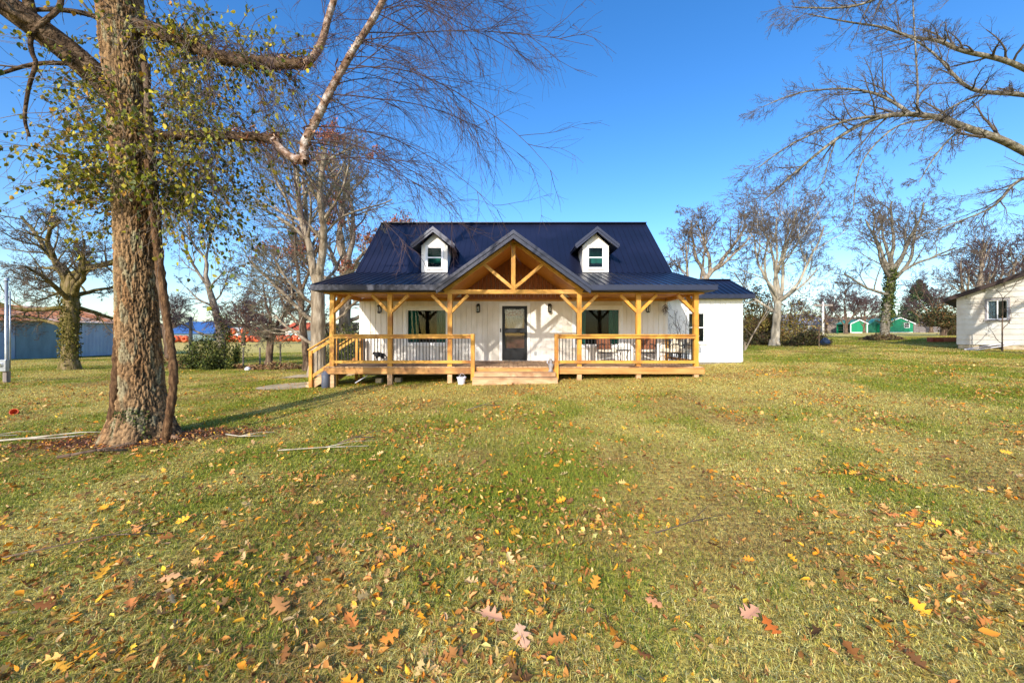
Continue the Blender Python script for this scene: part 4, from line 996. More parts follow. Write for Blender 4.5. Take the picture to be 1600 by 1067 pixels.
def bare_tree(name, label, base, trunk, stems, P, seed, mb='bark_grey', mt='twig_brown', group=None, cat='tree', leaves=None):
    """trunk: list of (du, dv) world offsets (x, y, z) with radii; stems: list of (t on trunk, direction, length, radius)"""
    rng = np.random.default_rng(seed); PP = dict(BASE); PP.update(P); G = Grower(rng, PP)
    z = h(base[0], base[1]); o = empty(name, (base[0], base[1], z), label, cat, group)
    pts = smooth([t[:3] for t in trunk], 3); rr = np.interp(np.linspace(0, 1, len(pts)), np.linspace(0, 1, len(trunk)), [t[3] for t in trunk])
    rr = rr * (1 + .05 * np.sin(np.arange(len(pts)) * 1.7)); pts[0, 2] = -.15
    G.low.add(pts, rr, 12)
    fl = [(0, 0, -.15), (0, 0, .1), (0, 0, .45)]
    G.low.add(np.array([(trunk[0][0], trunk[0][1], q[2]) for q in fl]), np.array([1.5, 1.22, 1.0]) * trunk[0][3], 12)
    for t, d, L, r in stems:
        f = t * (len(pts) - 1); a = min(int(f), len(pts) - 2); q = pts[a] + (pts[a+1] - pts[a]) * (f - a)
        G.grow(q, unit(np.array(d, float)), L, r, 0)
    G.low.build('trunk', M[mb], o); G.high.build('crown', M[mt], o)
    if leaves:
        tips = np.array(G.tips); n = len(tips); k = leaves[0]; idx = rng.choice(n, k)
        if len(leaves) > 3: # clustered
            ctr = tips[rng.choice(n, leaves[3])]; dd = ((tips[:, None] - ctr[None]) ** 2).sum(-1).min(1); w = np.exp(-dd / .5); idx = rng.choice(n, k, p=w / w.sum())
        pos = tips[idx] + rng.normal(0, .09, (k, 3))
        T = [([(0,-.5,0),(.3,0,.1),(0,.5,0),(-.3,0,.1)], [(0,1,2),(0,2,3)])]
        stamp(T, np.zeros(k, int), pos, rot_euler(rng, k, 1.2), rng.uniform(.6, 1.2, k) * leaves[1], pal(rng, k, leaves[2]), 'leaves', M['dry_leaf'], o)
    return o

# --- the big old tree in the left foreground
def hero_tree():
    rng = np.random.default_rng(21); Y = 6.35
    c = W(221, 0, Y); z0 = h(c.x, Y); B = np.array((c.x, Y, z0))
    o = empty('big_shade_tree', tuple(B), 'huge old shade tree with scaly bark, thick vines and yellow green leaves at left', 'tree')
    P_ = lambda u, v, y=Y: np.array(W(u, v, y)) - B
    # trunk: dense mesh with real bark plates
    cl = np.array([P_(222, 690), P_(221, 640), P_(219, 600), P_(215, 500), P_(212, 400), P_(207, 300), P_(203, 230), P_(199, 150), P_(192, 70), P_(187, 0), P_(182, -80), P_(178, -200)])
    rd = np.array([.50, .36, .305, .272, .258, .245, .24, .255, .27, .28, .27, .25])
    zz = cl[:, 2]; nz_, na = 620, 200; zs = np.linspace(-.12, zz[-1], nz_)
    X = np.interp(zs, zz, cl[:, 0]); R = np.interp(zs, zz, rd); V = np.zeros((nz_, na, 3)); C = np.zeros((nz_, na, 3))
    th = np.arange(na) * 2 * np.pi / na
    lobes = 1 + np.clip(.55 - zs[:, None], 0, 1) ** 2 * (.35 * np.sin(th[None] * 5 + 1) + .45 * np.sin(th[None] * 3 + .4) * .6 + .25)
    ridge = np.zeros((nz_, na))
    for i in range(nz_):
        for j in range(na):
            ca, sa = math.cos(th[j]), math.sin(th[j]); p = Vector((ca * 3.4, sa * 3.4, zs[i] * 2.3))
            w = mnoise.noise_vector(p * 1.6) * .5 + mnoise.noise_vector(p * 5) * .12
            d, _ = mnoise.voronoi((p + w) * 1.9); e = d[1] - d[0]
            fine = mnoise.fractal(Vector((ca * 7, sa * 7, zs[i] * 22)), .7, 2.1, 4)
            ridge[i, j] = min(e, .2) / .2 * (.85 + .3 * mnoise.cell(Vector((p + w) * 1.9))) + .34 * fine
    rad = R[:, None] * (lobes + .03 * np.sin(th[None] * 4 + zs[:, None] * .7)) - .015 + .026 * ridge
    V[..., 0] = X[:, None] + rad * np.cos(th); V[..., 1] = rad * np.sin(th); V[..., 2] = zs[:, None]
    k = np.clip(ridge, 0, 1.3)[..., None] / 1.15
    dark = np.array(S(54,42,30)[:3]); lite = np.array(S(158,126,90)[:3])
    tone = np.array([[mnoise.noise(Vector((math.cos(t) * 1.4, math.sin(t) * 1.4, q * 1.2))) for t in th] for q in zs])[..., None]
    warm = np.array(S(166,108,60)[:3])
    C = dark * (1 - k) + lite * k; m_ = np.clip(tone * 1.4 - .08, 0, .5); C = C * (1 - m_) + C * .4 * m_ + warm * .55 * m_ * k
    lich = np.array([[mnoise.noise(Vector((math.cos(t) * 3.4 + 9, math.sin(t) * 3.4, q * 3.2))) for t in th] for q in zs])[..., None]
    gl = np.clip(lich * 3 - .6, 0, .55) * k; C = C * (1 - gl) + np.array(S(150,158,130)[:3]) * gl
    i, j = np.meshgrid(np.arange(nz_ - 1), np.arange(na), indexing='ij'); j2 = (j + 1) % na
    Q = np.stack([i * na + j, i * na + j2, (i + 1) * na + j2, (i + 1) * na + j], -1).reshape(-1, 4)
    m, nt, N, L, Pn = new_mat('plated_bark'); Pn.inputs['Roughness'].default_value = .9; Pn.inputs['Specular IOR Level'].default_value = .15
    at = N.new('ShaderNodeAttribute'); at.attribute_name = 'Col'; nzn = N.new('ShaderNodeTexNoise'); nzn.inputs['Scale'].default_value = 45; nzn.inputs['Detail'].default_value = 6
    tc = N.new('ShaderNodeTexCoord'); L.new(tc.outputs['Object'], nzn.inputs['Vector'])
    mr = N.new('ShaderNodeMapRange'); mr.inputs[1].default_value = .35; mr.inputs[2].default_value = .65; mr.inputs[3].default_value = .72; mr.inputs[4].default_value = 1.25; L.new(nzn.outputs['Fac'], mr.inputs[0])
    sc = N.new('ShaderNodeVectorMath'); sc.operation = 'SCALE'; L.new(at.outputs['Color'], sc.inputs[0]); L.new(mr.outputs[0], sc.inputs['Scale']); L.new(sc.outputs[0], Pn.inputs['Base Color'])
    bp = N.new('ShaderNodeBump'); bp.inputs['Distance'].default_value = .012; L.new(nzn.outputs['Fac'], bp.inputs['Height']); L.new(bp.outputs[0], Pn.inputs['Normal'])
    np_mesh('trunk', V.reshape(-1, 3), Q.ravel(), np.arange(len(Q)) * 4, np.full(len(Q), 4), C.reshape(-1, 3), m, o, True)
    # thick climbing vine stems
    def knobby(pts, r0, r1, nm, mat_, k=12, amp=.26):
        p = smooth(pts, 4); r = np.linspace(r0, r1, len(p)) * (1 + amp * rng.normal(0, 1, len(p)).clip(-1.4, 1.4) * .6); T = TB(); T.add(p, r, k); return T.build(nm, M[mat_], o)
    knobby([P_(165, 715, 6.1), P_(170, 690, 6.05), P_(176, 650, 6.05), P_(180, 600, 6.05), P_(183, 545, 6.12), P_(184, 500, 6.22), P_(190, 470, 6.3)], .062, .045, 'vine_stem', 'bark_vine')
    knobby([P_(258, 700, 6.02), P_(262, 662, 5.98), P_(268, 630, 5.98), P_(272, 590, 6.0), P_(269, 550, 6.05), P_(260, 490, 6.1), P_(251, 430, 6.1), P_(243, 370, 6.1), P_(235, 310, 6.1), P_(230, 250, 6.1)], .058, .045, 'vine_stem', 'bark_vine')
    knobby([P_(266, 560, 6.3), P_(261, 500, 6.35), P_(250, 430, 6.3), P_(246, 360, 6.25), P_(236, 240, 6.2), P_(228, 100, 6.2)], .07, .05, 'vine_stem', 'bark_dark')
    for (a, b, cc) in (((205, 690, 6.2), (165, 700, 6.05), (120, 712, 5.9)), ((240, 690, 6.3), (275, 680, 6.25), (300, 680, 6.3)), ((215, 700, 6.1), (195, 714, 5.85), (178, 724, 5.7)), ((240, 660, 6.45), (280, 664, 6.6), (310, 668, 6.75))):
        q = [P_(*a), P_(*b), P_(*cc)]
        for n_, pt in enumerate(q): pt[2] = h(pt[0] + B[0], pt[1] + B[1]) - B[2] + (.10, .015, -.09)[n_]
        knobby(q, .10, .03, 'surface_root', 'bark_hero')
    # main limbs
    G = Grower(rng, dict(BASE, max=3, kids=(9, 5, 4), ratio=(.5, .5, .5), rmin=.0028, wob=.12, up=(.02, -.02, -.05), seg=.25, tmin=.3, ang=(.4, 1.0)))
    G.limb([P_(212, 195), P_(185, 150), P_(150, 118, 6.2), P_(105, 78, 6.0), P_(60, 45, 5.8), P_(10, 8, 5.6), P_(-60, -50, 5.4), P_(-150, -110, 5.2)], .21, .15, 0, .8, .45, 2.2)
    G.limb([P_(190, 60), P_(160, 30, 6.3), P_(130, 20, 6.2), P_(80, 14, 6.1), P_(30, 18, 6.0)], .05, .025, 1, .6, .3, 1.2)
    G.limb([P_(110, 100, 6.1), P_(70, 98, 6.0), P_(35, 104, 5.9), P_(0, 116, 5.8), P_(-50, 130, 5.6)], .035, .018, 1, .8, .3, .8)
    G.limb([P_(96, -10, 5.85), P_(94, 15, 5.8), P_(62, 38, 5.7), P_(46, 60, 5.7), P_(50, 85, 5.7), P_(58, 98, 5.7), P_(46, 130, 5.7), P_(40, 165, 5.75), P_(38, 190, 5.75), P_(46, 214, 5.8)], .038, .018, 1, .4, .4, .6)
    ups = [([P_(185, -60), P_(120, -200, 6.5), P_(40, -380, 6.8)], .2), ([P_(185, -100), P_(260, -260, 6.6), P_(330, -450, 7)], .2), ([P_(180, -150), P_(190, -300, 5.6), P_(215, -480, 4.8)], .2)]
    for pts, r in ups: G.limb(pts, r, .05, 0, 1.2, .3, 3.0)
    G.low.build('main_limb', M['bark_limb'], o); G.high.build('twigs', M['twig_brown'], o)
    # right-hand limbs: rough brown, then pale and peeling, with long hanging whips
    T1 = TB(); T2 = TB()
    A1 = smooth([P_(205, 40), P_(235, 46, 6.3), P_(268, 58, 6.2), P_(300, 72, 6.15), P_(340, 90, 6.1), P_(390, 98, 6.05), P_(440, 100, 6.0), P_(478, 100, 6.0)], 4)
    T1.add(A1, np.linspace(.12, .075, len(A1)) * (1 + .13 * rng.normal(0, 1, len(A1)).clip(-1.5, 1.5)), 10)
    A2 = smooth([P_(476, 101, 6.0), P_(492, 88, 5.95), P_(505, 62, 5.9), P_(512, 30, 5.85), P_(524, -5, 5.8), P_(545, -80, 5.7), P_(560, -180, 5.6)], 4); T2.add(A2, np.linspace(.062, .035, len(A2)), 9)
    B1 = smooth([P_(212, 212), P_(245, 212, 6.3), P_(300, 211, 6.2), P_(350, 213, 6.15), P_(395, 214, 6.1), P_(430, 218, 6.05)], 4)
    T1.add(B1, np.linspace(.085, .058, len(B1)) * (1 + .14 * rng.normal(0, 1, len(B1)).clip(-1.5, 1.5)), 10)
    B2 = smooth([P_(428, 219, 6.05), P_(440, 236, 6.0), P_(458, 248, 5.95), P_(478, 252, 5.9)], 3); T2.add(B2, np.linspace(.066, .064, len(B2)) * (1 + .1 * rng.normal(0, 1, len(B2))), 10)
    B3 = smooth([P_(476, 252, 5.9), P_(474, 226, 5.9), P_(488, 200, 5.85), P_(502, 172, 5.8), P_(516, 142, 5.75), P_(533, 112, 5.7), P_(552, 78, 5.65), P_(574, 45, 5.6), P_(592, 15, 5.55), P_(606, -15, 5.5), P_(640, -90, 5.4), P_(670, -180, 5.3)], 4)
    T2.add(B3, np.linspace(.066, .034, len(B3)) * (1 + .06 * rng.normal(0, 1, len(B3))), 10)
    T1.build('rough_limb', M['bark_limb'], o); T2.build('peeling_limb', M['bark_peel'], o)
    # loose strips of bark on the rough limbs
    k = 900; src = np.concatenate([A1, B1]); idx = rng.integers(0, len(src), k)
    pos = src[idx] + rng.normal(0, .055, (k, 3)); k2 = 260; s2 = np.concatenate([B3[:60], B2, A2[:20]]); pos = np.r_[pos, s2[rng.integers(0, len(s2), k2)] + rng.normal(0, .045, (k2, 3))]
    n = len(pos); Tm = [([(0,-.5,0),(.1,-.2,.06),(.08,.3,.1),(0,.5,.02),(-.1,.2,.08),(-.08,-.3,.05)], [(0,1,2,3),(0,3,4,5)])]
    Rz = rot_euler(rng, n, .5); q = np.array(Matrix.Rotation(1.4, 3, 'Z')); Rz = np.einsum('ij,njk->nik', q, Rz) if False else Rz
    stamp(Tm, np.zeros(n, int), pos, Rz, rng.uniform(.05, .15, n), pal(rng, n, [S(128,84,60), S(170,124,96), S(96,60,44), S(204,164,140)]), 'bark_strips', M['dry_leaf'], o)
    # whips: long thin shoots fanning right and drooping
    Wt = TB(); tips = []
    def whip(p, d, L, r, lev):
        n = 12 if lev == 0 else (8 if lev == 1 else 5); d = unit(np.array(d)); pts = [p]
        cur = rng.normal(0, .03, 3)
        for i in range(n - 1):
            t = i / n; d = unit(d + np.array((0, 0, -.05 - .085 * t)) + cur + rng.normal(0, (.05, .10, .14)[lev], 3)); pts.append(pts[-1] + d * L / (n - 1))
        pts = np.array(pts); Wt.add(pts, np.maximum(r * (1 - .8 * np.linspace(0, 1, n)), .0018), 4 if lev == 0 else 3)
        if lev < 2:
            for q in range((11, 6)[lev]):
                t = rng.uniform(.12, .95); f = t * (n - 1); a = min(int(f), n - 2); whip(pts[a] + (pts[a+1] - pts[a]) * (f - a), bend(unit(pts[a+1] - pts[a]), rng, rng.uniform(.3, .95)), L * rng.uniform(.25, .5) * (1.15 - .5 * t), r * .5, lev + 1)
    for q in range(46):
        t = rng.uniform(.1, 1); a = int(t * (len(B3) - 1)); whip(B3[a], (rng.uniform(.5, 1), rng.uniform(-.35, .9), rng.uniform(-.25, .75)), rng.uniform(1.2, 2.9), rng.uniform(.005, .010), 0)
    for q in range(12):
        t = rng.uniform(.3, 1); a = int(t * (len(B3) - 1)); whip(B3[a], (rng.uniform(-.9, -.2), rng.uniform(-.6, .9), rng.uniform(-.2, .9)), rng.uniform(.8, 1.7), rng.uniform(.004, .008), 0)
    for q in range(16):
        t = rng.uniform(0, 1); a = int(t * (len(A2) - 1)); whip(A2[a], (rng.uniform(-.8, 1), rng.uniform(-.5, .9), rng.uniform(-.1, .9)), rng.uniform(1.0, 2.4), rng.uniform(.004, .008), 0)
    for q in range(34):
        src = A1 if q % 2 else B1; a = int(rng.uniform(.35, 1) * (len(src) - 1)); whip(src[a], (rng.uniform(.1, 1), rng.uniform(-.6, .8), rng.uniform(-.9, .7)), rng.uniform(.7, 1.7), .008, 0)
    # the lowest long shoots that reach over the roof
    for st, d, L in ((B2[-1], (.75, .1, .1), 2.4), (B2[-1], (.6, .3, -.35), 2.1), (B3[8], (.9, .2, .05), 2.8), (B3[14], (.95, .1, .1), 3.2), (B3[20], (.9, .3, .2), 3.4), (B3[34], (.95, .15, .25), 3.6), (B3[44], (1, .1, .2), 3.8), (B3[55], (1, 0, .1), 3.6), (B2[4], (.5, .2, -.7), 1.6), (B1[-1], (.4, 0, -.8), 1.5)):
        whip(np.array(st), d, L, .011, 0)
    Wt.build('hanging_whips', M['twig_purple'], o)
    # vine runners and their leaves
    Vt = TB(); Lp = []; Lw = []
    def runner(p, d, L, dens, lev=0, droop=.10):
        n = 9; d = unit(np.array(d)); pts = [p]
        for i in range(n - 1): d = unit(d + np.array((0, 0, -droop)) + rng.normal(0, .16, 3)); pts.append(pts[-1] + d * L / (n - 1))
        pts = np.array(pts); Vt.add(pts, np.linspace(.008, .003, n) if lev == 0 else np.full(n, .003), 3)
        m = rng.poisson(dens * L)
        for q in range(m):
            f = rng.uniform(.05, 1) * (n - 1); a = min(int(f), n - 2); Lp.append(pts[a] + (pts[a+1] - pts[a]) * (f - a) + rng.normal(0, .035, 3))
        if lev == 0:
            for q in range(3): f = rng.integers(1, n - 1); runner(pts[f], bend(d, rng, rng.uniform(.4, 1.2)), L * .5, dens, 1, droop)
    def from_px(u, v, r=.36):
        p = P_(u, v); a = rng.uniform(0, 2 * np.pi); return p + np.array((math.cos(a) * r, math.sin(a) * r, 0))
    for q in range(150):   # dense skirt on the trunk
        v = rng.triangular(150, 290, 350); p = from_px(208, v); dr = unit(np.array((p[0] - P_(208, v)[0], p[1], 0)))
        runner(p, dr + np.array((0, -.25, rng.uniform(-.3, .6))), rng.uniform(.3, .85), 11)
    for q in range(84):   # left and low
        v = rng.uniform(110, 320); p = P_(195, v) + np.array((0, rng.uniform(-.3, .3), 0)); runner(p, (rng.uniform(-1, -.5), rng.uniform(-.5, .5), rng.uniform(-.35, .25)), rng.uniform(.7, 1.9), 5.2, droop=.04)
    for q in range(150):   # right side curtain
        v = rng.uniform(60, 330); p = P_(240, v) + np.array((rng.uniform(0, .3), rng.uniform(-.3, .4), 0)); runner(p, (rng.uniform(.45, 1), rng.uniform(-.5, .6), rng.uniform(-.6, .45)), rng.uniform(.7, 2.0), 4.8)
    for q in range(130):   # up the right, around limb A
        a = int(rng.uniform(.02, .8) * (len(A1) - 1)); runner(A1[a], (rng.uniform(-.3, .9), rng.uniform(-.6, .6), rng.uniform(-.8, .9)), rng.uniform(.4, 1.3), 4.6)
    for q in range(60):
        a = int(rng.uniform(.0, .85) * (len(B1) - 1)); runner(B1[a], (rng.uniform(-.3, .9), rng.uniform(-.6, .6), rng.uniform(-.9, .5)), rng.uniform(.4, 1.3), 4.6)
    for q in range(30):   # upper trunk and left limb
        v = rng.uniform(-60, 190); runner(from_px(195, v), (rng.uniform(-.6, .8), rng.uniform(-.9, .3), rng.uniform(-.3, .6)), rng.uniform(.3, .9), 7)
    for q in range(16):
        u = rng.uniform(60, 200); runner(P_(u, 75 + (u - 105) * .72, 6.0), (rng.uniform(-.5, .5), rng.uniform(-.6, .2), rng.uniform(-.6, .5)), rng.uniform(.2, .6), 7)
    Vt.build('vine_runners', M['twig_brown'], o)
    Lp = np.array(Lp); n = len(Lp)
    T = []
    for f in (.25, .5, -.1):
        T.append(([(0,-.5,0),(.30,-.28,f*.3),(.36,.02,f*.5),(.16,.34,f*.25),(0,.55,-.1),(-.16,.34,f*.25),(-.36,.02,f*.5),(-.30,-.28,f*.3),(0,0,0)], [(0,1,2,8),(2,3,4,8),(4,5,6,8),(6,7,0,8)]))
    # leaves hang: blade mostly vertical
    R = rot_euler(rng, n, .45); hang = np.array(Matrix.Rotation(-1.9, 3, 'X')); R = np.einsum('nij,jk->nik', R, hang)
    stamp(T, rng.integers(0, 3, n), Lp, R, rng.uniform(.04, .09, n), pal(rng, n, [S(166,156,40), S(134,132,38), S(98,106,36), S(186,168,48), S(74,84,34), S(170,128,44)], [5, 5, 5, 2.6, 4, 1.2], .18), 'leaves', M['leaf'], o)
    # ivy sprigs at the foot
    k = 200; u = rng.uniform(205, 258, k); a = rng.uniform(-1.9, -.6, k); zf = rng.uniform(.02, .55, k); rr2 = .36 + .2 * np.clip(.55 - zf, 0, 1)
    pos = np.c_[rr2 * np.cos(a) * 1.0 + .03, rr2 * np.sin(a), zf]
    stamp(T, rng.integers(0, 3, k), pos, np.einsum('nij,jk->nik', rot_euler(rng, k, .6), hang), rng.uniform(.03, .055, k), pal(rng, k, [S(84,96,46), S(110,116,60), S(60,68,38)]), 'ivy_leaves', M['leaf'], o)
hero_tree()

# --- the tree outside the frame on the right whose limbs reach in
def right_tree():
    rng = np.random.default_rng(8); Y = 12.5; bx = 21.3; K = 1.33; z0 = h(bx, Y); B = np.array((bx, Y, z0))
    o = empty('overhanging_tree', tuple(B), 'large bare tree beyond the right edge with long grey limbs reaching in overhead', 'tree')
    P_ = lambda u, v, y=9.: np.array(W(u, v, y * K)) - B
    PP = dict(BASE, max=3, kids=(20, 10, 6), ratio=(.31, .42, .42), rmin=.0036, wob=.12, up=(0, .0, -.02), seg=.3, tmin=.1, ang=(.35, .95), taper=.3, split=0)
    G = Grower(rng, PP)
    tp = smooth([(0, 0, -.2), (0, 0, 1), (-.05, 0, 2.4), (-.2, 0, 3.6), (-.2, .1, 5.5), (0, .2, 8), (.1, .2, 11)], 3); G.low.add(tp, np.linspace(.55, .2, len(tp)), 14)
    L1 = G.limb([(-.15, 0, 3.3), P_(1700, 290, 9.2), P_(1600, 236, 9.0), P_(1560, 216, 8.9), P_(1510, 200, 8.8), P_(1470, 184, 8.7), P_(1425, 178, 8.7), P_(1380, 181, 8.6), P_(1340, 196, 8.5), P_(1300, 222, 8.4), P_(1265, 250, 8.3), P_(1225, 285, 8.2), P_(1195, 312, 8.1)], 0.138, 0.0160, 0, 1.4, .22, 5)
    G.P = dict(PP, kids=(17, 8, 6))
    G.limb([P_(1422, 178, 8.7), P_(1400, 162, 8.9), P_(1370, 146, 9.1), P_(1330, 139, 9.3), P_(1295, 139, 9.5), P_(1240, 146, 9.7), P_(1190, 168, 9.9)], 0.0599, 0.0093, 0, 1.3, .15, 4)
    G.limb([P_(1378, 181, 8.6), P_(1330, 186, 8.2), P_(1290, 200, 8.0), P_(1230, 228, 7.8), P_(1185, 262, 7.6)], 0.0466, 0.0133, 0, 1.2, .15, 3.6)
    G.limb([(-.1, .1, 5.0), P_(1700, 160, 10), P_(1600, 106, 9.8), P_(1560, 91, 9.7), P_(1500, 80, 9.6), P_(1465, 62, 9.5), P_(1425, 60, 9.4), P_(1380, 42, 9.3), P_(1330, 36, 9.2), P_(1260, 22, 9.0)], 0.1131, 0.0106, 0, 1.7, .2, 4.6)
    G.limb([(-.1, .1, 4.3), P_(1700, 165, 9.2), P_(1600, 148, 9.0), P_(1545, 145, 8.9), P_(1515, 140, 8.8), P_(1490, 118, 8.8), P_(1465, 88, 8.9), P_(1430, 62, 9.0), P_(1380, 40, 9.2)], 0.0931, 0.0106, 0, 1.4, .25, 4)
    G.limb([P_(1540, 145, 8.9), P_(1500, 160, 8.6), P_(1470, 178, 8.4), P_(1440, 205, 8.2)], 0.0399, 0.0133, 0, .9, .1, 3)
    G.limb([P_(1455, 186, 8.7), P_(1410, 192, 8.5), P_(1380, 212, 8.4), P_(1350, 245, 8.3), P_(1337, 280, 8.2), P_(1333, 330, 8.2)], 0.0346, 0.0093, 0, .9, .15, 2.6)
    G.limb([P_(1505, 200, 8.8), P_(1478, 222, 8.6), P_(1455, 252, 8.5), P_(1436, 285, 8.4)], 0.0346, 0.0106, 0, .7, .15, 2.2)
    G.limb([P_(1305, 222, 8.4), P_(1295, 250, 8.4), P_(1285, 290, 8.3), P_(1262, 305, 8.3)], 0.0186, 0.0080, 0, .7, .2, 1.8)
    G.limb([(-.2, 0, 3.0), P_(1700, 230, 8.6), P_(1600, 278, 8.4), P_(1580, 290, 8.4), P_(1560, 318, 8.4), P_(1530, 335, 8.5), P_(1480, 352, 8.6), P_(1430, 372, 8.7)], 0.0665, 0.0106, 0, 1.5, .2, 3.6)
    G.limb([P_(1433, 178, 8.7), P_(1434, 130, 9.0), P_(1430, 70, 9.3), P_(1425, -20, 9.6)], 0.0399, 0.0133, 0, 1.1, .15, 3)
    G.limb([(-.1, .1, 6.5), P_(1650, -60, 9.4), P_(1500, -60, 9.2), P_(1400, -20, 9.0), P_(1365, 2, 8.8), P_(1320, 14, 8.7), P_(1240, 12, 8.6)], 0.0931, 0.0106, 0, 1.5, .3, 4.4)
    for d in ((.6, .5, .8), (.8, -.4, .7), (.2, .8, 1)): G.grow(np.array((0, .1, 5.)), unit(np.array(d)), 4.5, .15, 1)
    G.low.build('trunk', M['bark_limb_grey'], o); G.high.build('crown', M['twig_grey'], o)
right_tree()

def tree_field():
    bt = bare_tree
    X = lambda u, Y: W(u, 0, Y).x
    # gnarled oak with ivy, far left
    Y = 19; x = X(109, Y)
    o = bt('gnarled_oak', 'gnarled bare oak with mossy ivy covered trunk before the blue grey barn', (x, Y),
       [(0, 0, 0, .34), (0, 0, 1.2, .29), (.05, 0, 2.6, .30), (.1, 0, 3.6, .27), (0, 0, 4.6, .2)],
       [(.72, (-.7, .2, .55), 4.4, .16), (.8, (-.4, -.2, .9), 4.0, .15), (.95, (-.35, 0, 1), 4.0, .15), (.9, (.5, 0, .8), 3.0, .2), (.7, (.8, -.2, .3), 3.2, .15), (.62, (.8, .3, -.05), 2.8, .12),
        (.6, (-.9, -.3, .02), 3.6, .13), (.42, (-1, 0, .02), 3.4, .10), (.66, (.3, -.8, .3), 2.6, .13), (.7, (0, .8, .4), 2.6, .13), (.8, (.5, -.4, .7), 2.6, .13), (.65, (-.9, .3, .25), 3.6, .14)],
       dict(wob=.22, up=(.02, .03, .02), rmin=.0065, kids=(8, 7, 6, 4), ratio=(.5, .5, .5, .5), ang=(.5, 1.2)), 31, 'bark_moss', 'twig_brown')
    rng = np.random.default_rng(1); k = 1500; a = rng.uniform(0, 6.283, k); zz = rng.beta(1.6, 1.6, k) * 3.8
    pos = np.c_[np.cos(a) * .32, np.sin(a) * .32, zz] + rng.normal(0, .06, (k, 3))
    Tl = [([(0,-.5,0),(.4,0,.1),(0,.5,0),(-.4,0,.1)], [(0,1,2),(0,2,3)])]
    stamp(Tl, np.zeros(k, int), pos, rot_euler(rng, k, 1.1), rng.uniform(.07, .13, k), pal(rng, k, [S(96,92,34), S(128,116,46), S(70,74,30)]), 'ivy_leaves', M['leaf'], o)
    # bent tree left of centre-left
    Y = 24; x = X(346, Y)
    bt('leaning_tree', 'slim leaning bare tree behind the dark shrubs, left of centre', (x, Y),
       [(0, 0, 0, .26), (0, 0, 1.6, .22), (-.3, 0, 3.2, .20), (-.75, 0, 4.6, .16), (-1.0, 0, 5.6, .12)],
       [(.55, (-.9, .1, .35), 2.6, .09), (.75, (-.6, 0, .9), 3.6, .10), (.95, (.15, 0, 1), 4.6, .10), (.9, (-.5, .2, 1), 4.0, .09), (.6, (.7, .2, .5), 2.2, .06), (.3, (-1, 0, .05), 3.2, .08), (.7, (.5, -.4, .8), 2.4, .07)],
       dict(rmin=.007, wob=.17, kids=(6, 6, 5, 4), ratio=(.5, .5, .5, .5)), 32, 'bark_grey', 'twig_purple')
    # small rounded tree with rusty twigs
    Y = 21.5; x = X(420, Y)
    bt('twiggy_tree', 'low twiggy tree with two dark trunks in the fence line, left of the stairs', (x, Y),
       [(0, 0, 0, .20), (.05, 0, 1.2, .17), (.1, 0, 2.0, .15)],
       [(.3, (.35, 0, 1), 2.4, .12), (.8, (-.7, .1, .6), 3.0, .10), (.9, (.7, 0, .7), 3.0, .10), (1, (-.2, .3, 1), 3.0, .10), (1, (.3, -.4, .9), 2.8, .10), (.85, (-.9, -.3, .25), 2.8, .08), (.85, (.9, .2, .2), 2.8, .08), (.7, (-.1, -.8, .4), 2.4, .08)],
       dict(rmin=.007, wob=.2, kids=(9, 7, 6, 4), ratio=(.5, .5, .5, .45), up=(.05, .02, 0)), 33, 'bark_dark', 'twig_purple', leaves=(1300, .08, [S(150,104,72), S(120,80,56)]))
    MBx = None
    # large pale tree left of the house
    Y = 16.6; x = X(497, Y)
    o = bt('tall_pale_tree', 'tall pale grey forked tree just left of the porch', (x, Y),
       [(0, 0, 0, .38), (0, 0, 1.4, .31), (0, 0, 2.6, .28), (-.02, 0, 3.9, .26)],
       [(.95, (-.32, 0, 1), 5.2, .18), (.97, (.26, 0, 1), 5.6, .18), (.99, (.0, .3, 1), 5.0, .13), (.55, (-.9, .1, .55), 3.8, .10), (.5, (.9, .6, .5), 2.8, .08), (.7, (-.8, -.5, .6), 2.8, .09), (.8, (-.6, .6, .9), 3.2, .1), (.35, (-1, .1, .2), 2.8, .09)],
       dict(rmin=.006, wob=.15, up=(.05, .05, .02), kids=(10, 7, 6, 4), ratio=(.56, .52, .5, .45), tmin=.3, split=1, taper=.45), 34, 'bark_pale', 'twig_olive')
    Y = 19.5; x = X(480, Y)
    bt('slim_dark_tree', 'slim dark trunked tree half hidden behind the tall pale tree', (x, Y),
       [(0, 0, 0, .20), (-.1, 0, 1.4, .16), (-.3, 0, 3.0, .15), (-.35, 0, 4.4, .13)],
       [(.9, (-.2, 0, 1), 5.4, .10), (.8, (.3, .2, 1), 4.6, .08), (.5, (-.8, 0, .6), 3.0, .07), (.7, (-.6, .3, .8), 3.0, .07), (.6, (.5, .5, .8), 2.8, .07)],
       dict(rmin=.007, wob=.17, kids=(7, 6, 5, 3), ratio=(.55, .5, .5, .5)), 35, 'bark_dark', 'twig_purple')
    Y = 24; x = X(538, Y)
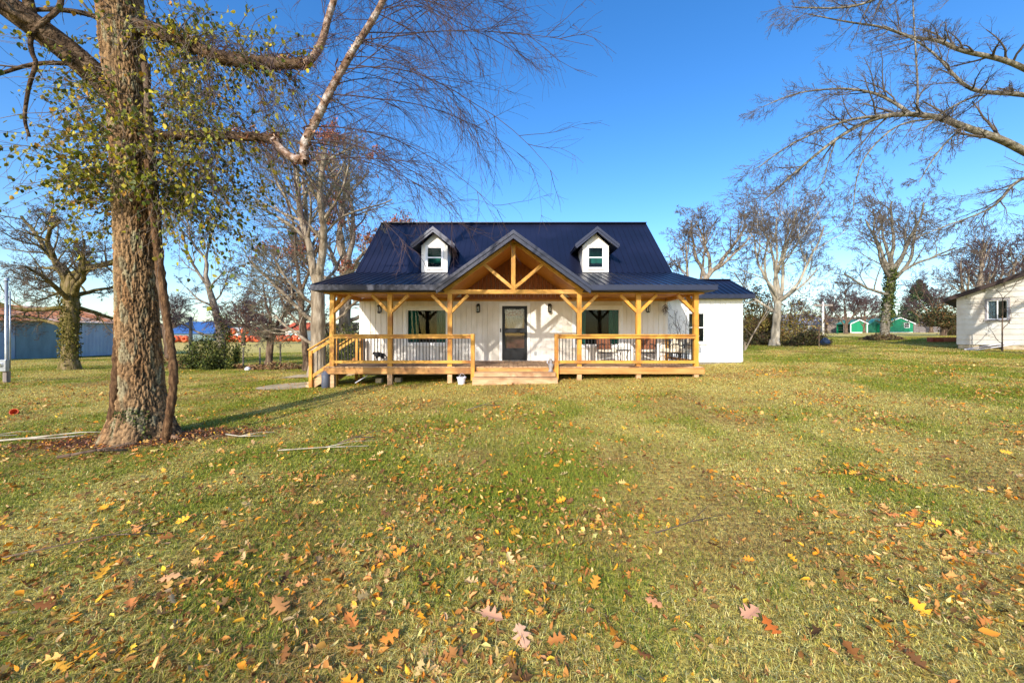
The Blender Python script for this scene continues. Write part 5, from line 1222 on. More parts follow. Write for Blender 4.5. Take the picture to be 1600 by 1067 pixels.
    bt('rusty_leaved_tree', 'old tree with clusters of dead red brown leaves behind the left end of the roof', (x, Y),
       [(0, 0, 0, .42), (0, 0, 2.4, .36), (.1, 0, 4.6, .33), (.1, 0, 6.4, .28)],
       [(.8, (.35, 0, 1), 6.2, .2), (.9, (-.35, .1, 1), 6.4, .18), (1, (.1, 0, 1), 6.6, .17), (.6, (.9, .2, .4), 4.2, .14), (.55, (-.9, 0, .5), 4.4, .15), (.7, (.7, -.3, .8), 4.2, .15), (.75, (-.6, .4, .9), 4.2, .15), (.4, (.9, .5, .1), 3.8, .14), (.65, (-.8, -.4, .6), 4.4, .14)],
       dict(rmin=.009, wob=.18, kids=(8, 6, 5, 4), ratio=(.56, .52, .5, .45), up=(.05, .05, .02)), 36, 'bark_grey', 'twig_brown',
       leaves=(8000, .17, [S(176,98,78), S(146,76,62), S(190,128,98), S(150,106,62)], 30))
    # right of the roof
    Y = 24; x = X(1062, Y)
    bt('leaning_bare_tree', 'bare tree leaning right, seen over the roof between house and white trunked tree', (x, Y),
       [(0, 0, 0, .28), (.3, 0, 2.0, .22), (1.0, 0, 3.6, .17), (2.0, 0, 4.9, .14)],
       [(.98, (.8, 0, .8), 3.4, .14), (.8, (-.2, 0, 1), 3.8, .12), (.6, (-.7, 0, .8), 3.4, .12), (.9, (.2, .2, 1), 3.6, .12), (.5, (-.9, .3, .9), 3.4, .1), (.95, (.8, -.3, .4), 3.0, .1), (.7, (.3, .4, 1), 3.6, .1)],
       dict(rmin=.008, wob=.15, kids=(7, 6, 6, 4), ratio=(.55, .5, .5, .5)), 37, 'bark_grey', 'twig_brown')
    Y = 26; x = X(1210, Y)
    bt('white_trunked_tree', 'broad bare tree with smooth white trunk and spreading crown right of the wing', (x, Y),
       [(0, 0, 0, .29), (.1, 0, 1.2, .25), (.2, 0, 2.4, .23), (.25, 0, 3.0, .21)],
       [(.75, (-.75, 0, 1.0), 4.8, .11), (.95, (.05, 0, 1), 6.2, .13), (.98, (.55, 0, .85), 6.4, .13), (.9, (-.3, .2, 1), 6.0, .12), (.95, (.7, -.3, .55), 5.4, .12), (.9, (.9, .3, .3), 4.2, .11), (.6, (-.8, .4, .7), 4.0, .10), (.97, (.3, .5, 1), 6.0, .13), (.95, (-.6, -.4, .8), 5.2, .12)],
       dict(rmin=.008, wob=.13, kids=(8, 6, 6, 4), ratio=(.56, .52, .5, .45), up=(.09, .07, .03), tmin=.3), 38, 'bark_white', 'twig_brown')
    Y = 30; x = X(1382, Y)
    o = bt('ivy_trunked_tree', 'big bare tree with ivy wrapped trunk in front of the green sheds', (x, Y),
       [(0, 0, 0, .34), (.05, 0, 1.6, .28), (.3, 0, 3.2, .25), (.5, 0, 4.6, .22), (.5, 0, 5.6, .18)],
       [(.7, (.9, 0, .65), 6.4, .15), (.95, (-.05, 0, 1), 5.8, .15), (.9, (.25, .1, 1), 5.6, .13), (.8, (-.6, 0, .9), 4.8, .14), (.85, (.6, -.1, .9), 5.4, .15), (.55, (-1, 0, .15), 4.2, .13), (.75, (.9, .4, .45), 5.0, .13), (.9, (-.3, .4, 1), 4.8, .12), (.8, (.9, -.4, .3), 4.6, .12), (.75, (-.8, -.3, .5), 4.2, .12)],
       dict(rmin=.010, wob=.13, kids=(7, 6, 5, 4), ratio=(.52, .5, .48, .45), up=(.07, .06, .03), tmin=.3), 39, 'bark_limb_grey', 'twig_brown')
    k = 2600; a = rng.uniform(0, 6.283, k); zz = 1.0 + rng.beta(1.6, 1.4, k) * 4.6; pos = np.c_[.02 + .09 * zz + np.cos(a) * (.31 - .02 * zz), np.sin(a) * .29, zz] + rng.normal(0, .09, (k, 3))
    stamp(Tl, np.zeros(k, int), pos, rot_euler(rng, k, 1.1), rng.uniform(.09, .16, k), pal(rng, k, [S(72,88,34), S(104,108,44), S(52,64,28)]), 'ivy_leaves', M['leaf'], o)
    k = 1500; r_ = np.sqrt(rng.uniform(0, 1, k)) * 1.5; a = rng.uniform(0, 6.28, k); pos = np.c_[np.cos(a) * r_ - .2, np.sin(a) * r_ * .8, (1 - r_ / 1.6) * rng.uniform(0, .7, k)]
    stamp(Tl, np.zeros(k, int), pos, rot_euler(rng, k, 1.1), rng.uniform(.08, .2, k), pal(rng, k, [S(92,72,50), S(70,60,40), S(110,96,60)]), 'base_brush', M['dry_leaf'], o)
    # trees behind the grey sided house
    cfg = dict(rmin=.012, wob=.13, kids=(7, 6, 5, 3), ratio=(.55, .5, .5, .45), up=(.10, .07, .03), tmin=.3)
    for i, (u, Y, lab, hh) in enumerate(((1525, 40, 'leftmost of the bare trees rising behind the grey sided house', 6.0), (1552, 44, 'second bare tree from the left behind the grey sided house', 6.4), (1596, 40, 'bare tree behind the grey sided house at the right edge', 6.2))):
        st = [(.5, (-.5, 0, 1), hh, .2), (.7, (.4, .2, 1), hh, .2), (.9, (-.1, 0, 1), hh, .2), (.95, (.25, 0, 1), hh * .9, .18), (.6, (-.8, 0, .7), hh * .8, .14), (.7, (.8, 0, .6), hh * .8, .14)]
        bt('bare_tree', lab, (X(u, Y), Y), [(0, 0, 0, .45), (0, 0, 2, .38), (.1, 0, 4.2, .34)], st, cfg, 50 + i, 'bark_grey', 'twig_purple', 'bare trees behind the grey sided house')
    # far trees between
    cfg = dict(rmin=.02, wob=.15, kids=(8, 7, 6), ratio=(.6, .55, .5), up=(.08, .05, .02), max=3, seg=.6)
    far = ((1322, 72, 6.2, 'purple grey bare tree above the small green shed'), (1350, 80, 5.6, 'dense bare tree behind the two green sheds'), (1290, 84, 5.0, 'low bare tree beyond the white utility pole'),
           (1455, 75, 7.5, 'bare tree beyond the brown roofed house'), (1242, 88, 5.0, 'bare tree above the grey shingle roof'), (262, 70, 5.0, 'small far bare tree just right of the big trunk'), (380, 62, 5.2, 'far bare tree above the orange coils'))
    for i, (u, Y, hh, lab) in enumerate(far):
        st = [(.5, (-.7, 0, .8), hh * .8, .14), (.8, (.6, .1, .9), hh * .8, .14), (.95, (0, 0, 1), hh, .14), (.9, (-.3, .2, 1), hh, .12), (.7, (.8, 0, .6), hh * .8, .12), (.95, (.3, 0, 1), hh, .12)]
        bt('distant_bare_tree', lab, (X(u, Y), Y), [(0, 0, 0, .3), (0, 0, 1.2, .25), (.1, 0, 2.2, .22)], st, cfg, 70 + i, 'bark_dark', 'twig_purple', 'bare trees in the distance')
    # sapling in front of the grey sided house
    Y = 18.6; x = X(1566, Y)
    bt('sapling', 'thin young bare tree standing in front of the grey siding window', (x, Y), [(0, 0, 0, .03), (0, 0, 1.2, .024), (.02, 0, 2.6, .015)],
       [(.25, (-.9, -.1, .1), 1.5, .018), (.45, (.7, 0, .6), 1.3, .02), (.55, (-1, 0, .25), 1.7, .014), (.9, (.3, 0, 1), 1.2, .015), (.95, (-.5, 0, 1), 1.1, .014), (.7, (.8, -.2, .6), 1.2, .012)],
       dict(rmin=.006, wob=.2, kids=(4, 3, 2), ratio=(.45, .5, .5), max=2, seg=.2, up=(.10, .08, .05)), 90, 'bark_dark', 'twig_brown')
    # thin bare shrub before the wing, behind the rail
    Y = 14.6; x = X(1063, Y)
    bt('bare_shrub', 'thin leafless shrub between the porch end and the white wing wall', (x, Y), [(0, 0, 0, .02), (0, 0, .3, .02)],
       [(.5, (-.4, 0, 1), 1.7, .014), (.6, (-.1, .1, 1), 2.0, .014), (.8, (.25, 0, 1), 1.9, .014), (.9, (.5, 0, 1), 1.6, .012), (.7, (-.25, -.1, 1), 1.5, .012), (.7, (.05, -.1, 1), 1.8, .012)],
       dict(rmin=.004, wob=.1, kids=(7, 3, 2), ratio=(.3, .4, .5), max=2, seg=.15, up=(.06, .08, .05), tmin=.4), 91, 'bark_dark', 'twig_purple', cat='shrub')
    # pale leaning stem by the wing
    Y = 22; x = X(1161, Y)
    bt('leaning_tree', 'small pale leaning tree in the brush right of the white wing', (x + .1, Y), [(0, 0, 0, .05), (.4, 0, .8, .04), (1.0, 0, 1.8, .028)],
       [(.5, (-.5, 0, 1), 1.4, .03), (.95, (.4, 0, 1), 1.6, .03), (.8, (.9, 0, .5), 1.4, .03), (.3, (-.8, 0, .5), 1.2, .02)],
       dict(rmin=.008, wob=.2, kids=(4, 4, 3), ratio=(.5, .5, .5), max=3, seg=.3), 92, 'bark_pale', 'twig_brown')
tree_field()

# ---------------------------------------------------------------- bushes and evergreens
def bush(name, label, base, rx, ry, hh, cols, n, size, seed, group=None, cat='shrub', cone=False, lump=14, trunk=0, stems=12, m='needle', split_sky=.5):
    rng = np.random.default_rng(seed); z = h(*base); o = empty(name, (base[0], base[1], z), label, cat, group)
    lump = int(lump * 1.5); C = rng.normal(0, 1, (lump, 3)); C /= np.linalg.norm(C, axis=1)[:, None]; C *= rng.uniform(.2, .98, (lump, 1)); C[:, 2] = np.abs(C[:, 2]) if not cone else rng.uniform(0, 1, lump)
    if cone:
        t = rng.uniform(0, 1, lump) ** .8; a = rng.uniform(0, 6.28, lump); C = np.c_[np.cos(a) * (1 - t) * .75, np.sin(a) * (1 - t) * .75, t]
    i = rng.integers(0, lump, n); sg = rng.uniform(.08, .24, lump)[i][:, None] * ((1.15 - C[i, 2:3]) if cone else 1)
    p = C[i] + rng.normal(0, 1, (n, 3)) * sg * np.array((1, 1, .6 if cone else .8)); p[:, 2] = np.abs(p[:, 2])
    pos = p * np.array((rx, ry, hh)) + np.array((0, 0, trunk))
    T = [([(0,-.5,0),(.28,0,.12),(0,.5,0),(-.28,0,.12)], [(0,1,2),(0,2,3)]), ([(0,-.5,0),(.12,-.1,.05),(.35,.3,.1),(0,.2,.1),(-.3,.35,0),(-.1,-.1,0)], [(0,1,2,3),(0,3,4,5)])]
    tone = rng.uniform(.7, 1.25, lump)[i][:, None]
    stamp(T, rng.integers(0, 2, n), pos, rot_euler(rng, n, .9), rng.uniform(.6, 1.3, n) * size, np.clip(pal(rng, n, cols) * tone, 0, .9), 'foliage', M[m], o)
    t = TB()
    for k in range(stems):
        q = C[rng.integers(0, lump)] * np.array((rx, ry, hh)) * .9; q[2] += trunk
        a = np.array((0, 0, -.05)) + rng.normal(0, .05 * rx, 3) * np.array((1, 1, 0)); mid = (a + q) / 2 + rng.normal(0, .08, 3) * rx; t.add(smooth([a, mid, q], 2), np.linspace(.03, .012, len(smooth([a, mid, q], 2))), 4)
    if trunk: t.add(np.array([(0, 0, -.1), (0, 0, trunk * .6), (0, 0, trunk + hh * .5)]), np.array([.22, .18, .08]) * (trunk + .3), 8)
    t.build('stems' if not trunk else 'trunk', M['twig_brown' if not trunk else 'bark_dark'], o); return o
def bushes():
    X = lambda u, Y: W(u, 0, Y).x
    G1 = [S(84,98,38), S(60,72,30), S(122,124,52), S(42,50,26)]
    OL = [S(122,112,52), S(92,88,44), S(146,128,66), S(70,62,36), S(110,80,52)]
    BR = [S(130,96,64), S(160,122,84), S(104,76,54), S(146,130,84)]
    bush('dark_green_shrub', 'large dark green leafy shrub in the fence line, right of the smaller one', (X(345, 21), 21.0), 1.15, 1.0, 3.0, G1, 8500, .11, 1, 'dark shrubs in the fence line')
    bush('dark_green_shrub', 'small dark green shrub at the foot of the grey pole, left', (X(299, 20.5), 20.5), .7, .6, 1.6, G1, 2600, .10, 2, 'dark shrubs in the fence line')
    for i, (u, Y, rx, hh, lab) in enumerate(((318, 22, 1.6, .8, 'dry brown weeds around the two dark shrubs'), (395, 21, 1.4, .45, 'dry weeds between the dark shrub and the twin trunks'), (440, 20.6, 1.6, .45, 'dry weeds at the foot of the twin trunked tree'), (272, 20.6, .9, .6, 'dry weeds just right of the big trunk'))):
        bush('dry_weeds', lab, (X(u, Y), Y), rx, .6, hh, BR, 1500, .13, 10 + i, 'dry weeds along the fence line', cat='weeds', stems=20)
    bush('evergreen_shrub', 'dark evergreen shrub behind the left end of the porch', (X(546, 17.6), 17.6), .95, .8, 2.3, G1, 7000, .10, 20)
    bush('evergreen_shrub', 'low dark shrub behind the side stairs', (X(524, 18), 18.0), .8, .6, 1.3, G1, 2600, .10, 21)
    bush('brush_thicket', 'tangled olive brown thicket beside the white wing', (X(1188, 27.8), 27.8), 2.0, 1.3, 4.4, OL, 6500, .14, 22, 'olive thickets right of the wing', stems=60, m='dry_leaf')
    bush('brush_thicket', 'olive thicket hanging over the white trunked tree from behind', (X(1232, 29), 29.0), 2.6, 1.6, 3.6, OL, 5000, .15, 23, 'olive thickets right of the wing', stems=70, m='dry_leaf')
    bush('brush_thicket', 'second olive thicket, behind the first and taller, left of the white trunk', (X(1178, 30), 30.0), 2.2, 1.4, 4.4, OL, 8000, .15, 24, 'olive thickets right of the wing', stems=50, m='dry_leaf')
    D = [S(62,62,34), S(46,48,30), S(84,82,42), S(74,54,38)]
    bush('low_hedge', 'dark low hedge clump right of the white trunk', (X(1245, 25.5), 25.5), 1.0, .8, .95, D, 3000, .12, 25, 'dark hedge clumps along the lawn')
    bush('low_hedge', 'dark low hedge clump in the middle of the hedge', (X(1268, 25.5), 25.6), 1.0, .8, 1.05, D, 3000, .12, 26, 'dark hedge clumps along the lawn')
    bush('low_hedge', 'last hedge clump before the dark blue tub', (X(1284, 25.5), 25.6), .6, .6, .75, D, 1500, .12, 27, 'dark hedge clumps along the lawn')
    bush('low_hedge', 'dark low hedge clump left of the white trunk', (X(1186, 27), 27.0), 1.3, .8, 1.0, D, 3000, .12, 28, 'dark hedge clumps along the lawn')
    PG = [S(62,84,52), S(46,66,44), S(88,104,62), S(34,48,36)]
    bush('pine_tree', 'tall dark pine behind the large green shed', (X(1436, 98), 98.0), 7.0, 5, 12.5, PG, 9000, .6, 30, cat='tree', cone=True, lump=40, trunk=.8)
    bush('pine_tree', 'low dark evergreen between the two green sheds', (X(1392, 100), 100.0), 4.0, 3, 5.5, PG, 3000, .5, 31, cat='tree', cone=True, lump=24, trunk=.5)
    bush('cedar_tree', 'small round topped cedar left of the grey sided house', (X(1474, 40), 40.0), 2.1, 1.8, 2.7, [S(66,72,38), S(48,54,32), S(104,92,50), S(120,84,52)], 6000, .2, 32, cat='tree', lump=26, trunk=1.0)
    bush('brush_thicket', 'brown twiggy brush just left of the grey sided house', (X(1494, 44), 44.0), 2.6, 1.4, 3.4, OL, 4000, .2, 33, stems=50, m='dry_leaf')
    # far wood lines
    for nm, u0, u1, Y, hh, cols, sd in (('distant_woods', 150, 560, 130, 5.5, [S(86,92,70), S(70,78,60), S(112,102,88), S(96,84,76)], 40), ('distant_woods', 1150, 1760, 150, 7.0, [S(116,100,98), S(98,88,84), S(92,96,76), S(130,112,104)], 41)):
        rng = np.random.default_rng(sd); n = 16000; x = rng.uniform(X(u0, Y), X(u1, Y), n); y = Y + rng.uniform(-6, 6, n)
        top = hh * (.45 + .75 * fbm(x, x * 0, 14, sd, 3)); z = H(x, y) + top * rng.uniform(0, 1, n) ** .8
        T = [([(0,-.5,0),(.3,0,.12),(0,.5,0),(-.3,0,.12)], [(0,1,2),(0,2,3)])]
        o = stamp(T, np.zeros(n, int), np.c_[x, y, z], rot_euler(rng, n, 1.0), rng.uniform(.5, 1.3, n), pal(rng, n, cols), nm, M['needle'])
        tag(o, 'far wood line beyond the fields', 'woods', kind='stuff')
bushes()
# ---------------------------------------------------------------- neighbours
def grey_house():
    C = (24.1, 20.8); z = .9; o = empty('grey_sided_house', (C[0], C[1], 0), 'faded grey sided house with brown roof edge and small window at the right edge', 'house', rz=math.atan2(-.8, .6))
    zb, ze, sl, ridge = 1.11, 3.66, .43, 6.0; top = lambda x: ze + sl * min(x, 2 * ridge - x)
    zt = top(ridge); w = (1.03, 1.70, 2.42, 3.42)
    s = MB(); zz = zb; k = 0
    while zz < zt:                                                   # lapped siding courses
        z1 = min(zz + .27, zt - .01)
        def seg(a, b):
            a = max(a, 0 if z1 < ze else (z1 - ze) / sl); b = min(b, 2 * ridge if z1 < ze else 2 * ridge - (z1 - ze) / sl)
            if b - a > .02: s.prism([(a, -.03, zz), (b, -.03, zz), (b, -.002, z1 + .004), (a, -.002, z1 + .004)], (0, .03, 0))
        if z1 > w[2] + .02 and zz < w[3] - .02: seg(0, w[0] - .05); seg(w[1] + .05, 2 * ridge)
        else: seg(0, 2 * ridge)
        zz += .27; k += 1
    s.prism([(.01, .04, zb), (w[0], .04, zb), (w[0], .04, top(w[0]) - .02), (.01, .04, ze)], (0, .1, 0)); s.prism([(w[1], .04, zb), (2 * ridge, .04, zb), (2 * ridge, .04, ze), (ridge, .04, zt - .02), (w[1], .04, top(w[1]) - .02)], (0, .1, 0))
    s.box(w[0], w[1], .04, .14, zb, w[2]); s.prism([(w[0], .04, w[3]), (w[1], .04, w[3]), (w[1], .04, top(w[1]) - .02), (w[0], .04, top(w[0]) - .02)], (0, .1, 0))
    s.box(.0, .1, .15, 10, zb, ze); s.box(-.012, .0, -.035, .1, zb, ze)
    s.build('wall', M['asb'], o)
    f = MB()
    for a, b in ((.05, .75), (1.5, 2.2), (3.0, 4.4)): f.box(a, b, .02, .3, .5, zb - .01)
    f.box(0, 2 * ridge, .31, .36, .5, zb - .012); f.build('footing', M['white_block'], o)
    r = MB(); e = .55
    for sg in (0, 1):
        m = lambda x: x if not sg else 2 * ridge - x
        r.prism([(m(-e), -.45, ze + .12 - sl * e), (m(ridge), -.45, zt + .12), (m(ridge), 10.4, zt + .12), (m(-e), 10.4, ze + .12 - sl * e)][::(-1 if sg else 1)], (0, 0, -.10))
    ro = r.build('roof', M['brown_far'], o); t = MB()
    for sg in (0, 1):
        m = lambda x: x if not sg else 2 * ridge - x
        t.prism([(m(-e), -.475, ze + .14 - sl * e), (m(ridge), -.475, zt + .14), (m(ridge), -.475, zt - .08), (m(-e), -.475, ze - .08 - sl * e)][::(-1 if sg else 1)], (0, .024, 0))
        t.prism([(m(-e), -.45, ze - .06 - sl * e), (m(ridge), -.45, zt - .06), (m(ridge), 0, zt - .06), (m(-e), 0, ze - .06 - sl * e)][::(-1 if sg else 1)], (0, 0, .02))
    t.build('fascia', M['brown_fascia'], ro)
    g = MB(); a, b, c, d = w
    g.box(a - .06, b + .06, -.055, -.031, d - .01, d + .07); g.box(a - .10, b + .10, -.08, -.031, c - .07, c); g.box(a - .06, a, -.055, -.031, c, d - .01); g.box(b, b + .06, -.055, -.031, c, d - .01)
    go = g.build('window', M['old_sill'], o); q = MB()
    q.box(a, b, 0, .05, c, c + .05); q.box(a, b, 0, .05, d - .05, d); q.box(a, a + .04, 0, .05, c + .05, d - .05); q.box(b - .04, b, 0, .05, c + .05, d - .05); q.box((a+b)/2 - .02, (a+b)/2 + .02, -.004, .05, c + .05, d - .05)
    q.build('sash', M['white_trim'], go); MB().box(a + .04, b - .04, .02, .026, c + .05, d - .05).build('pane', M['glass'], go)
    cu = MB(); n = 20; cu.poly([(a + (b - a) * .5 * i / n, .09 + .02 * math.sin(i * 1.4), c) for i in range(n + 1)] + [(a + (b - a) * .5 * i / n, .09 + .02 * math.sin(i * 1.4), d) for i in range(n + 1)], [(i, i + 1, n + 2 + i, n + 1 + i) for i in range(n)])
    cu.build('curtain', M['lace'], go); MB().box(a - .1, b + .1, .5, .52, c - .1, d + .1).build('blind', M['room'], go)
    # white metal frame lying against the footing
    p = W(1532, 0, 19.6); m = MB(); z0 = h(p.x, 19.4)
    fr = empty('white_metal_frame', (p.x, 19.4, z0), 'white metal frame lying on the grass against the footing of the grey sided house', 'frame', rz=-.7)
    m.tube([(-.7, 0, .03), (.9, .25, .42)], .022, 6); m.tube([(-.3, -.1, .03), (1.1, .1, .36)], .022, 6); m.tube([(.9, .25, .42), (1.1, .1, .36)], .022, 6); m.tube([(-.7, 0, .03), (-.3, -.1, .03)], .022, 6)
    m.build('rails', M['white_plastic'], fr)
    # red brown block in the grass
    p = W(1471, 0, 26); z0 = h(p.x, 26); b = empty('red_brown_crate', (p.x, 26, z0 + .02), 'long low red brown wooden box in the grass left of the grey sided house', 'box', rz=-.05)
    q = MB(); q.box(-.74, .74, -.2, -.17, 0, .30); q.box(-.74, .74, .17, .2, 0, .30); q.box(-.74, -.71, -.17, .17, 0, .30); q.box(.71, .74, -.17, .17, 0, .30); q.box(-.71, .71, -.17, .17, .02, .05)
    q.build('side_boards', M['redboard'], b); MB().box(-.05, .73, -.207, -.201, .02, .28).build('faded_panel', mat('faded_red_panel', S(226,136,96), S(206,110,74), .8, 3), b)
grey_house()
def barn():
    o = empty('barn', (-37, 27, 0), 'long blue grey metal barn with rusty roof at the left edge', 'barn')
    x, y0, y1 = 0.0, -10.0, 10.4; zb = -.45; ze = 2.68; R = 4.1
    w = MB(); y = y0                                     # corrugated side wall facing the lawn
    pts = []
    while y < y1: pts.append((x + (.02 if int(round((y - y0) / .15)) % 2 else 0), y)); y += .15
    w.poly([(a, b, zb) for a, b in pts] + [(a, b, ze) for a, b in pts], [(i, i + 1, len(pts) + i + 1, len(pts) + i) for i in range(len(pts) - 1)])
    for yy in (y0, y1): w.prism([(x - .01, yy, zb), (x - .01, yy, ze), (x - 6, yy, R), (x - 12, yy, ze), (x - 12, yy, zb)], (0, -.05 if yy > 0 else .05, 0))
    w.box(-12, -11.95, y0, y1, zb, ze)
    w.build('wall', M['barn'], o)
    MB().box(.022, .06, -4.6+6.2, -4.6+9.6, -.2, 2.55).box(.03, .075, 5.3, 5.36, -.2, 2.5).build('sliding_door', M['barn_door'], o)
    r = MB(); r.prism([(.35, y0 - .3, ze - .02), (.35, y1 + .3, ze - .02), (-6, y1 + .3, R + .06), (-6, y0 - .3, R + .06)], (0, 0, .05)); r.prism([(-6, y0 - .3, R + .06), (-6, y1 + .3, R + .06), (-12.3, y1 + .3, ze - .02), (-12.3, y0 - .3, ze - .02)], (0, 0, .05))
    yy = y0 - .2; n = Vector((.22, 0, 1)).normalized()
    while yy < y1 + .3: r.beam((.35, yy, ze + .035), (-6, yy, R + .115), .06, .05, n); yy += .6
    r.build('roof', M['rust'], o); MB().box(-.3, .02, y0, y1, zb - .1, -.2).build('base', M['black'], o)
barn()
def sheds():
    X = lambda u, Y: W(u, 0, Y).x
    def shed(name, lab, u0, u1, Y, depth, eave, apex, wall, roof, trim, group=None, win=None, openside=False, cat='shed'):
        x0, x1 = X(u0, Y), X(u1, Y); g = min(h(x0, Y), h(x1, Y)); o = empty(name, ((x0 + x1) / 2, Y, g), lab, cat, group); w = (x1 - x0) / 2
        zt = lambda x: eave + (apex - eave) * (1 - abs(x) / w)
        b = MB(); hl = [win] if win else []
        xs = sorted({-w, 0, w} | ({win[0], win[1]} if win else set()))
        for a, c in zip(xs[:-1], xs[1:]):
            if win and win[0] - .001 <= (a + c) / 2 <= win[1]: b.box(a, c, 0, .08, 0, win[2]); b.prism([(a, 0, win[3]), (c, 0, win[3]), (c, 0, zt(c)), (a, 0, zt(a))], (0, .08, 0))
            else: b.prism([(a, 0, 0), (c, 0, 0), (c, 0, zt(c)), (a, 0, zt(a))], (0, .08, 0))
        if not openside: b.box(-w, -w + .08, .08, depth, 0, eave)
        b.box(w - .08, w, .08, depth, 0, eave); b.prism([(-w, depth, 0), (w, depth, 0), (w, depth, eave), (0, depth, apex), (-w, depth, eave)], (0, .08, 0))
        b.build('wall', wall, o)
        r = MB(); e = .15
        for s in (-1, 1): r.prism([(0, -e, apex + .06), (0, depth + e, apex + .06), (s * (w + e), depth + e, zt(w) + .06 - (apex - eave) / w * e), (s * (w + e), -e, zt(w) + .06 - (apex - eave) / w * e)][::s], (0, 0, -.06))
        r.build('roof', roof, o)
        if trim:
            t = MB()
            for s in (-1, 1):
                t.prism([(0, -.18, apex + .08), (s * (w + e), -.18, zt(w) + .08 - (apex - eave) / w * e), (s * (w + e), -.18, zt(w) - .12 - (apex - eave) / w * e), (0, -.18, apex - .12)][::s], (0, .03, 0))
                t.box(s * w - .10, s * w + .10, -.03, -.002, 0, eave)
            t.box(-w, w, -.03, -.003, 0, .16)
            t.build('trim', trim, o)
        if win:
            f = MB(); a, c, p, q = win; f.box(a - .1, c + .1, -.04, -.004, q, q + .12); f.box(a - .1, c + .1, -.04, -.004, p - .12, p); f.box(a - .1, a, -.04, -.004, p, q); f.box(c, c + .1, -.04, -.004, p, q); f.box(a, c, 0, .04, (p + q) / 2 - .04, (p + q) / 2 + .04)
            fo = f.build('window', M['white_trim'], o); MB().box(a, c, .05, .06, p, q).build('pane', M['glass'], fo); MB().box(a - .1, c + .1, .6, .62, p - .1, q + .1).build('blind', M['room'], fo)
        if openside:
            t = MB(); t.box(-w, -w + .1, depth / 2 - .06, depth / 2 + .06, 0, eave)
            for z in (.6, 1.1, 1.6): t.box(-w + .1, -w + .6, .1, depth - .1, z, z + .06)
            t.build('shelf', M['pole'], o)
        return o
    o = shed('green_shed', 'small green metal shed with white trim and open side, nearer the grey shed', 1329, 1355, 80, 3.4, 1.95, 2.75, M['green_metal'], M['green_roof'], M['white_trim'], 'green metal sheds', openside=True)
    w = (X(1428, 88) - X(1384, 88)) / 2
    o = shed('large_green_shed', 'large green metal shed with white trim and one small white window', 1383, 1429, 88, 7, 2.1, 3.5, M['green_metal'], M['green_roof'], M['white_trim'], 'green metal sheds', win=(w * .32, w * .32 + 1.1, 1.25, 2.15))
    shed('brown_grey_shed', 'taupe shed between the white house and the small green shed', 1291, 1313, 86, 4.2, 2.0, 3.0, M['taupe'], M['grey_shingle'], None)
    shed('green_lean_to', 'low green shed with pale roof between the two white trimmed green sheds', 1356, 1382, 90, 4, 1.9, 3.1, M['dark_green'], M['green_roof'], None)
    def longhouse(name, lab, u0, u1, Y, eave, ridge, depth, wall, roof, hips=.1, cat='house', wins=0):
        x0, x1 = X(u0, Y), X(u1, Y); g = h((x0 + x1) / 2, Y) - .1; o = empty(name, ((x0 + x1) / 2, Y, g), lab, cat); w = (x1 - x0) / 2
        MB().box(-w, w, 0, depth, 0, eave).build('wall', wall, o)
        r = MB(); e = .4; hp = w * hips; A = [(-w - e, -e, eave), (w + e, -e, eave), (w + e, depth + e, eave), (-w - e, depth + e, eave)]; Bq = [(-w - e + hp, depth / 2, ridge), (w + e - hp, depth / 2, ridge)]
        r.poly(A + Bq + [(a, b, c - .12) for a, b, c in A], [(0, 1, 5, 4), (1, 2, 5), (2, 3, 4, 5), (3, 0, 4), (6, 7, 1, 0), (7, 8, 2, 1), (8, 9, 3, 2), (9, 6, 0, 3), (9, 8, 7, 6)])
        r.build('roof', roof, o)
        for i in range(wins):
            c = -w + (i + .5) * 2 * w / wins; f = MB().box(c - .5, c + .5, -.05, -.002, 1.0, 2.0).build('window', M['white_trim'], o); MB().box(c - .42, c + .42, -.07, -.052, 1.08, 1.92).build('pane', M['glass'], f)
    longhouse('white_house', 'long white house with grey shingle roof beyond the hedge', 1228, 1292, 96, 2.3, 5.0, 8, M['white_far'], M['grey_shingle'], wins=4)
    longhouse('brown_roofed_house', 'low house with dull brown roof behind the grey board fence', 1432, 1490, 110, 2.3, 5.2, 9, M['white_far'], M['brown_far'], wins=3)
    longhouse('blue_roofed_building', 'building with bright blue roof beyond the field at left', 262, 332, 88, 1.9, 4.7, 9, M['barn_door'], M['blue_tarp'], .25, 'building')
    longhouse('cream_building', 'small cream building seen between the trunks left of the porch', 446, 478, 84, 2.6, 4.2, 6, M['white_far'], M['redboard'], .2, 'building', wins=2)
    longhouse('white_van_shed', 'low white shed behind the orange coils', 355, 372, 84, 2.4, 3.2, 5, M['white_far'], M['white_far'], .1, 'shed')
    # board fence
    Y0 = 76; fo = empty('board_fence', (X(1428, Y0), Y0, h(X(1428, Y0), Y0)), 'grey board fence running from the large green shed to the grey sided house', 'fence')
    L = X(1505, Y0) - X(1428, Y0); b = MB(); x = 0
    while x < L: b.box(x, x + .2, 0, .03, .05, 1.6 + .05 * math.sin(x * 3)); x += .24
    b.build('pickets', M['fence_grey'], fo); x = 0
    while x < L: MB().box(x, x + .12, .04, .16, 0, 1.7).build('fence_post', M['pole'], fo); x += 2.4
    # poles
    def pole(name, lab, u, Y, top, r, m, arm=False, cat='pole', box=None):
        x = X(u, Y); g = h(x, Y); o = empty(name, (x, Y, g), lab, cat); MB().tube([(0, 0, -.2), (0, 0, top / 2), (0, 0, top)], [r, r * .93, r * .8], 12).build('pole_shaft', M[m], o, smooth=True)
        return o
    o = pole('utility_pole', 'pale utility pole with cross arm right of the hedge', 1286, 62, 5.4, .17, 'pole_white'); MB().box(-1.5, 1.5, -.1, .1, 4.7, 5.0).build('cross_arm', M['pole'], o)
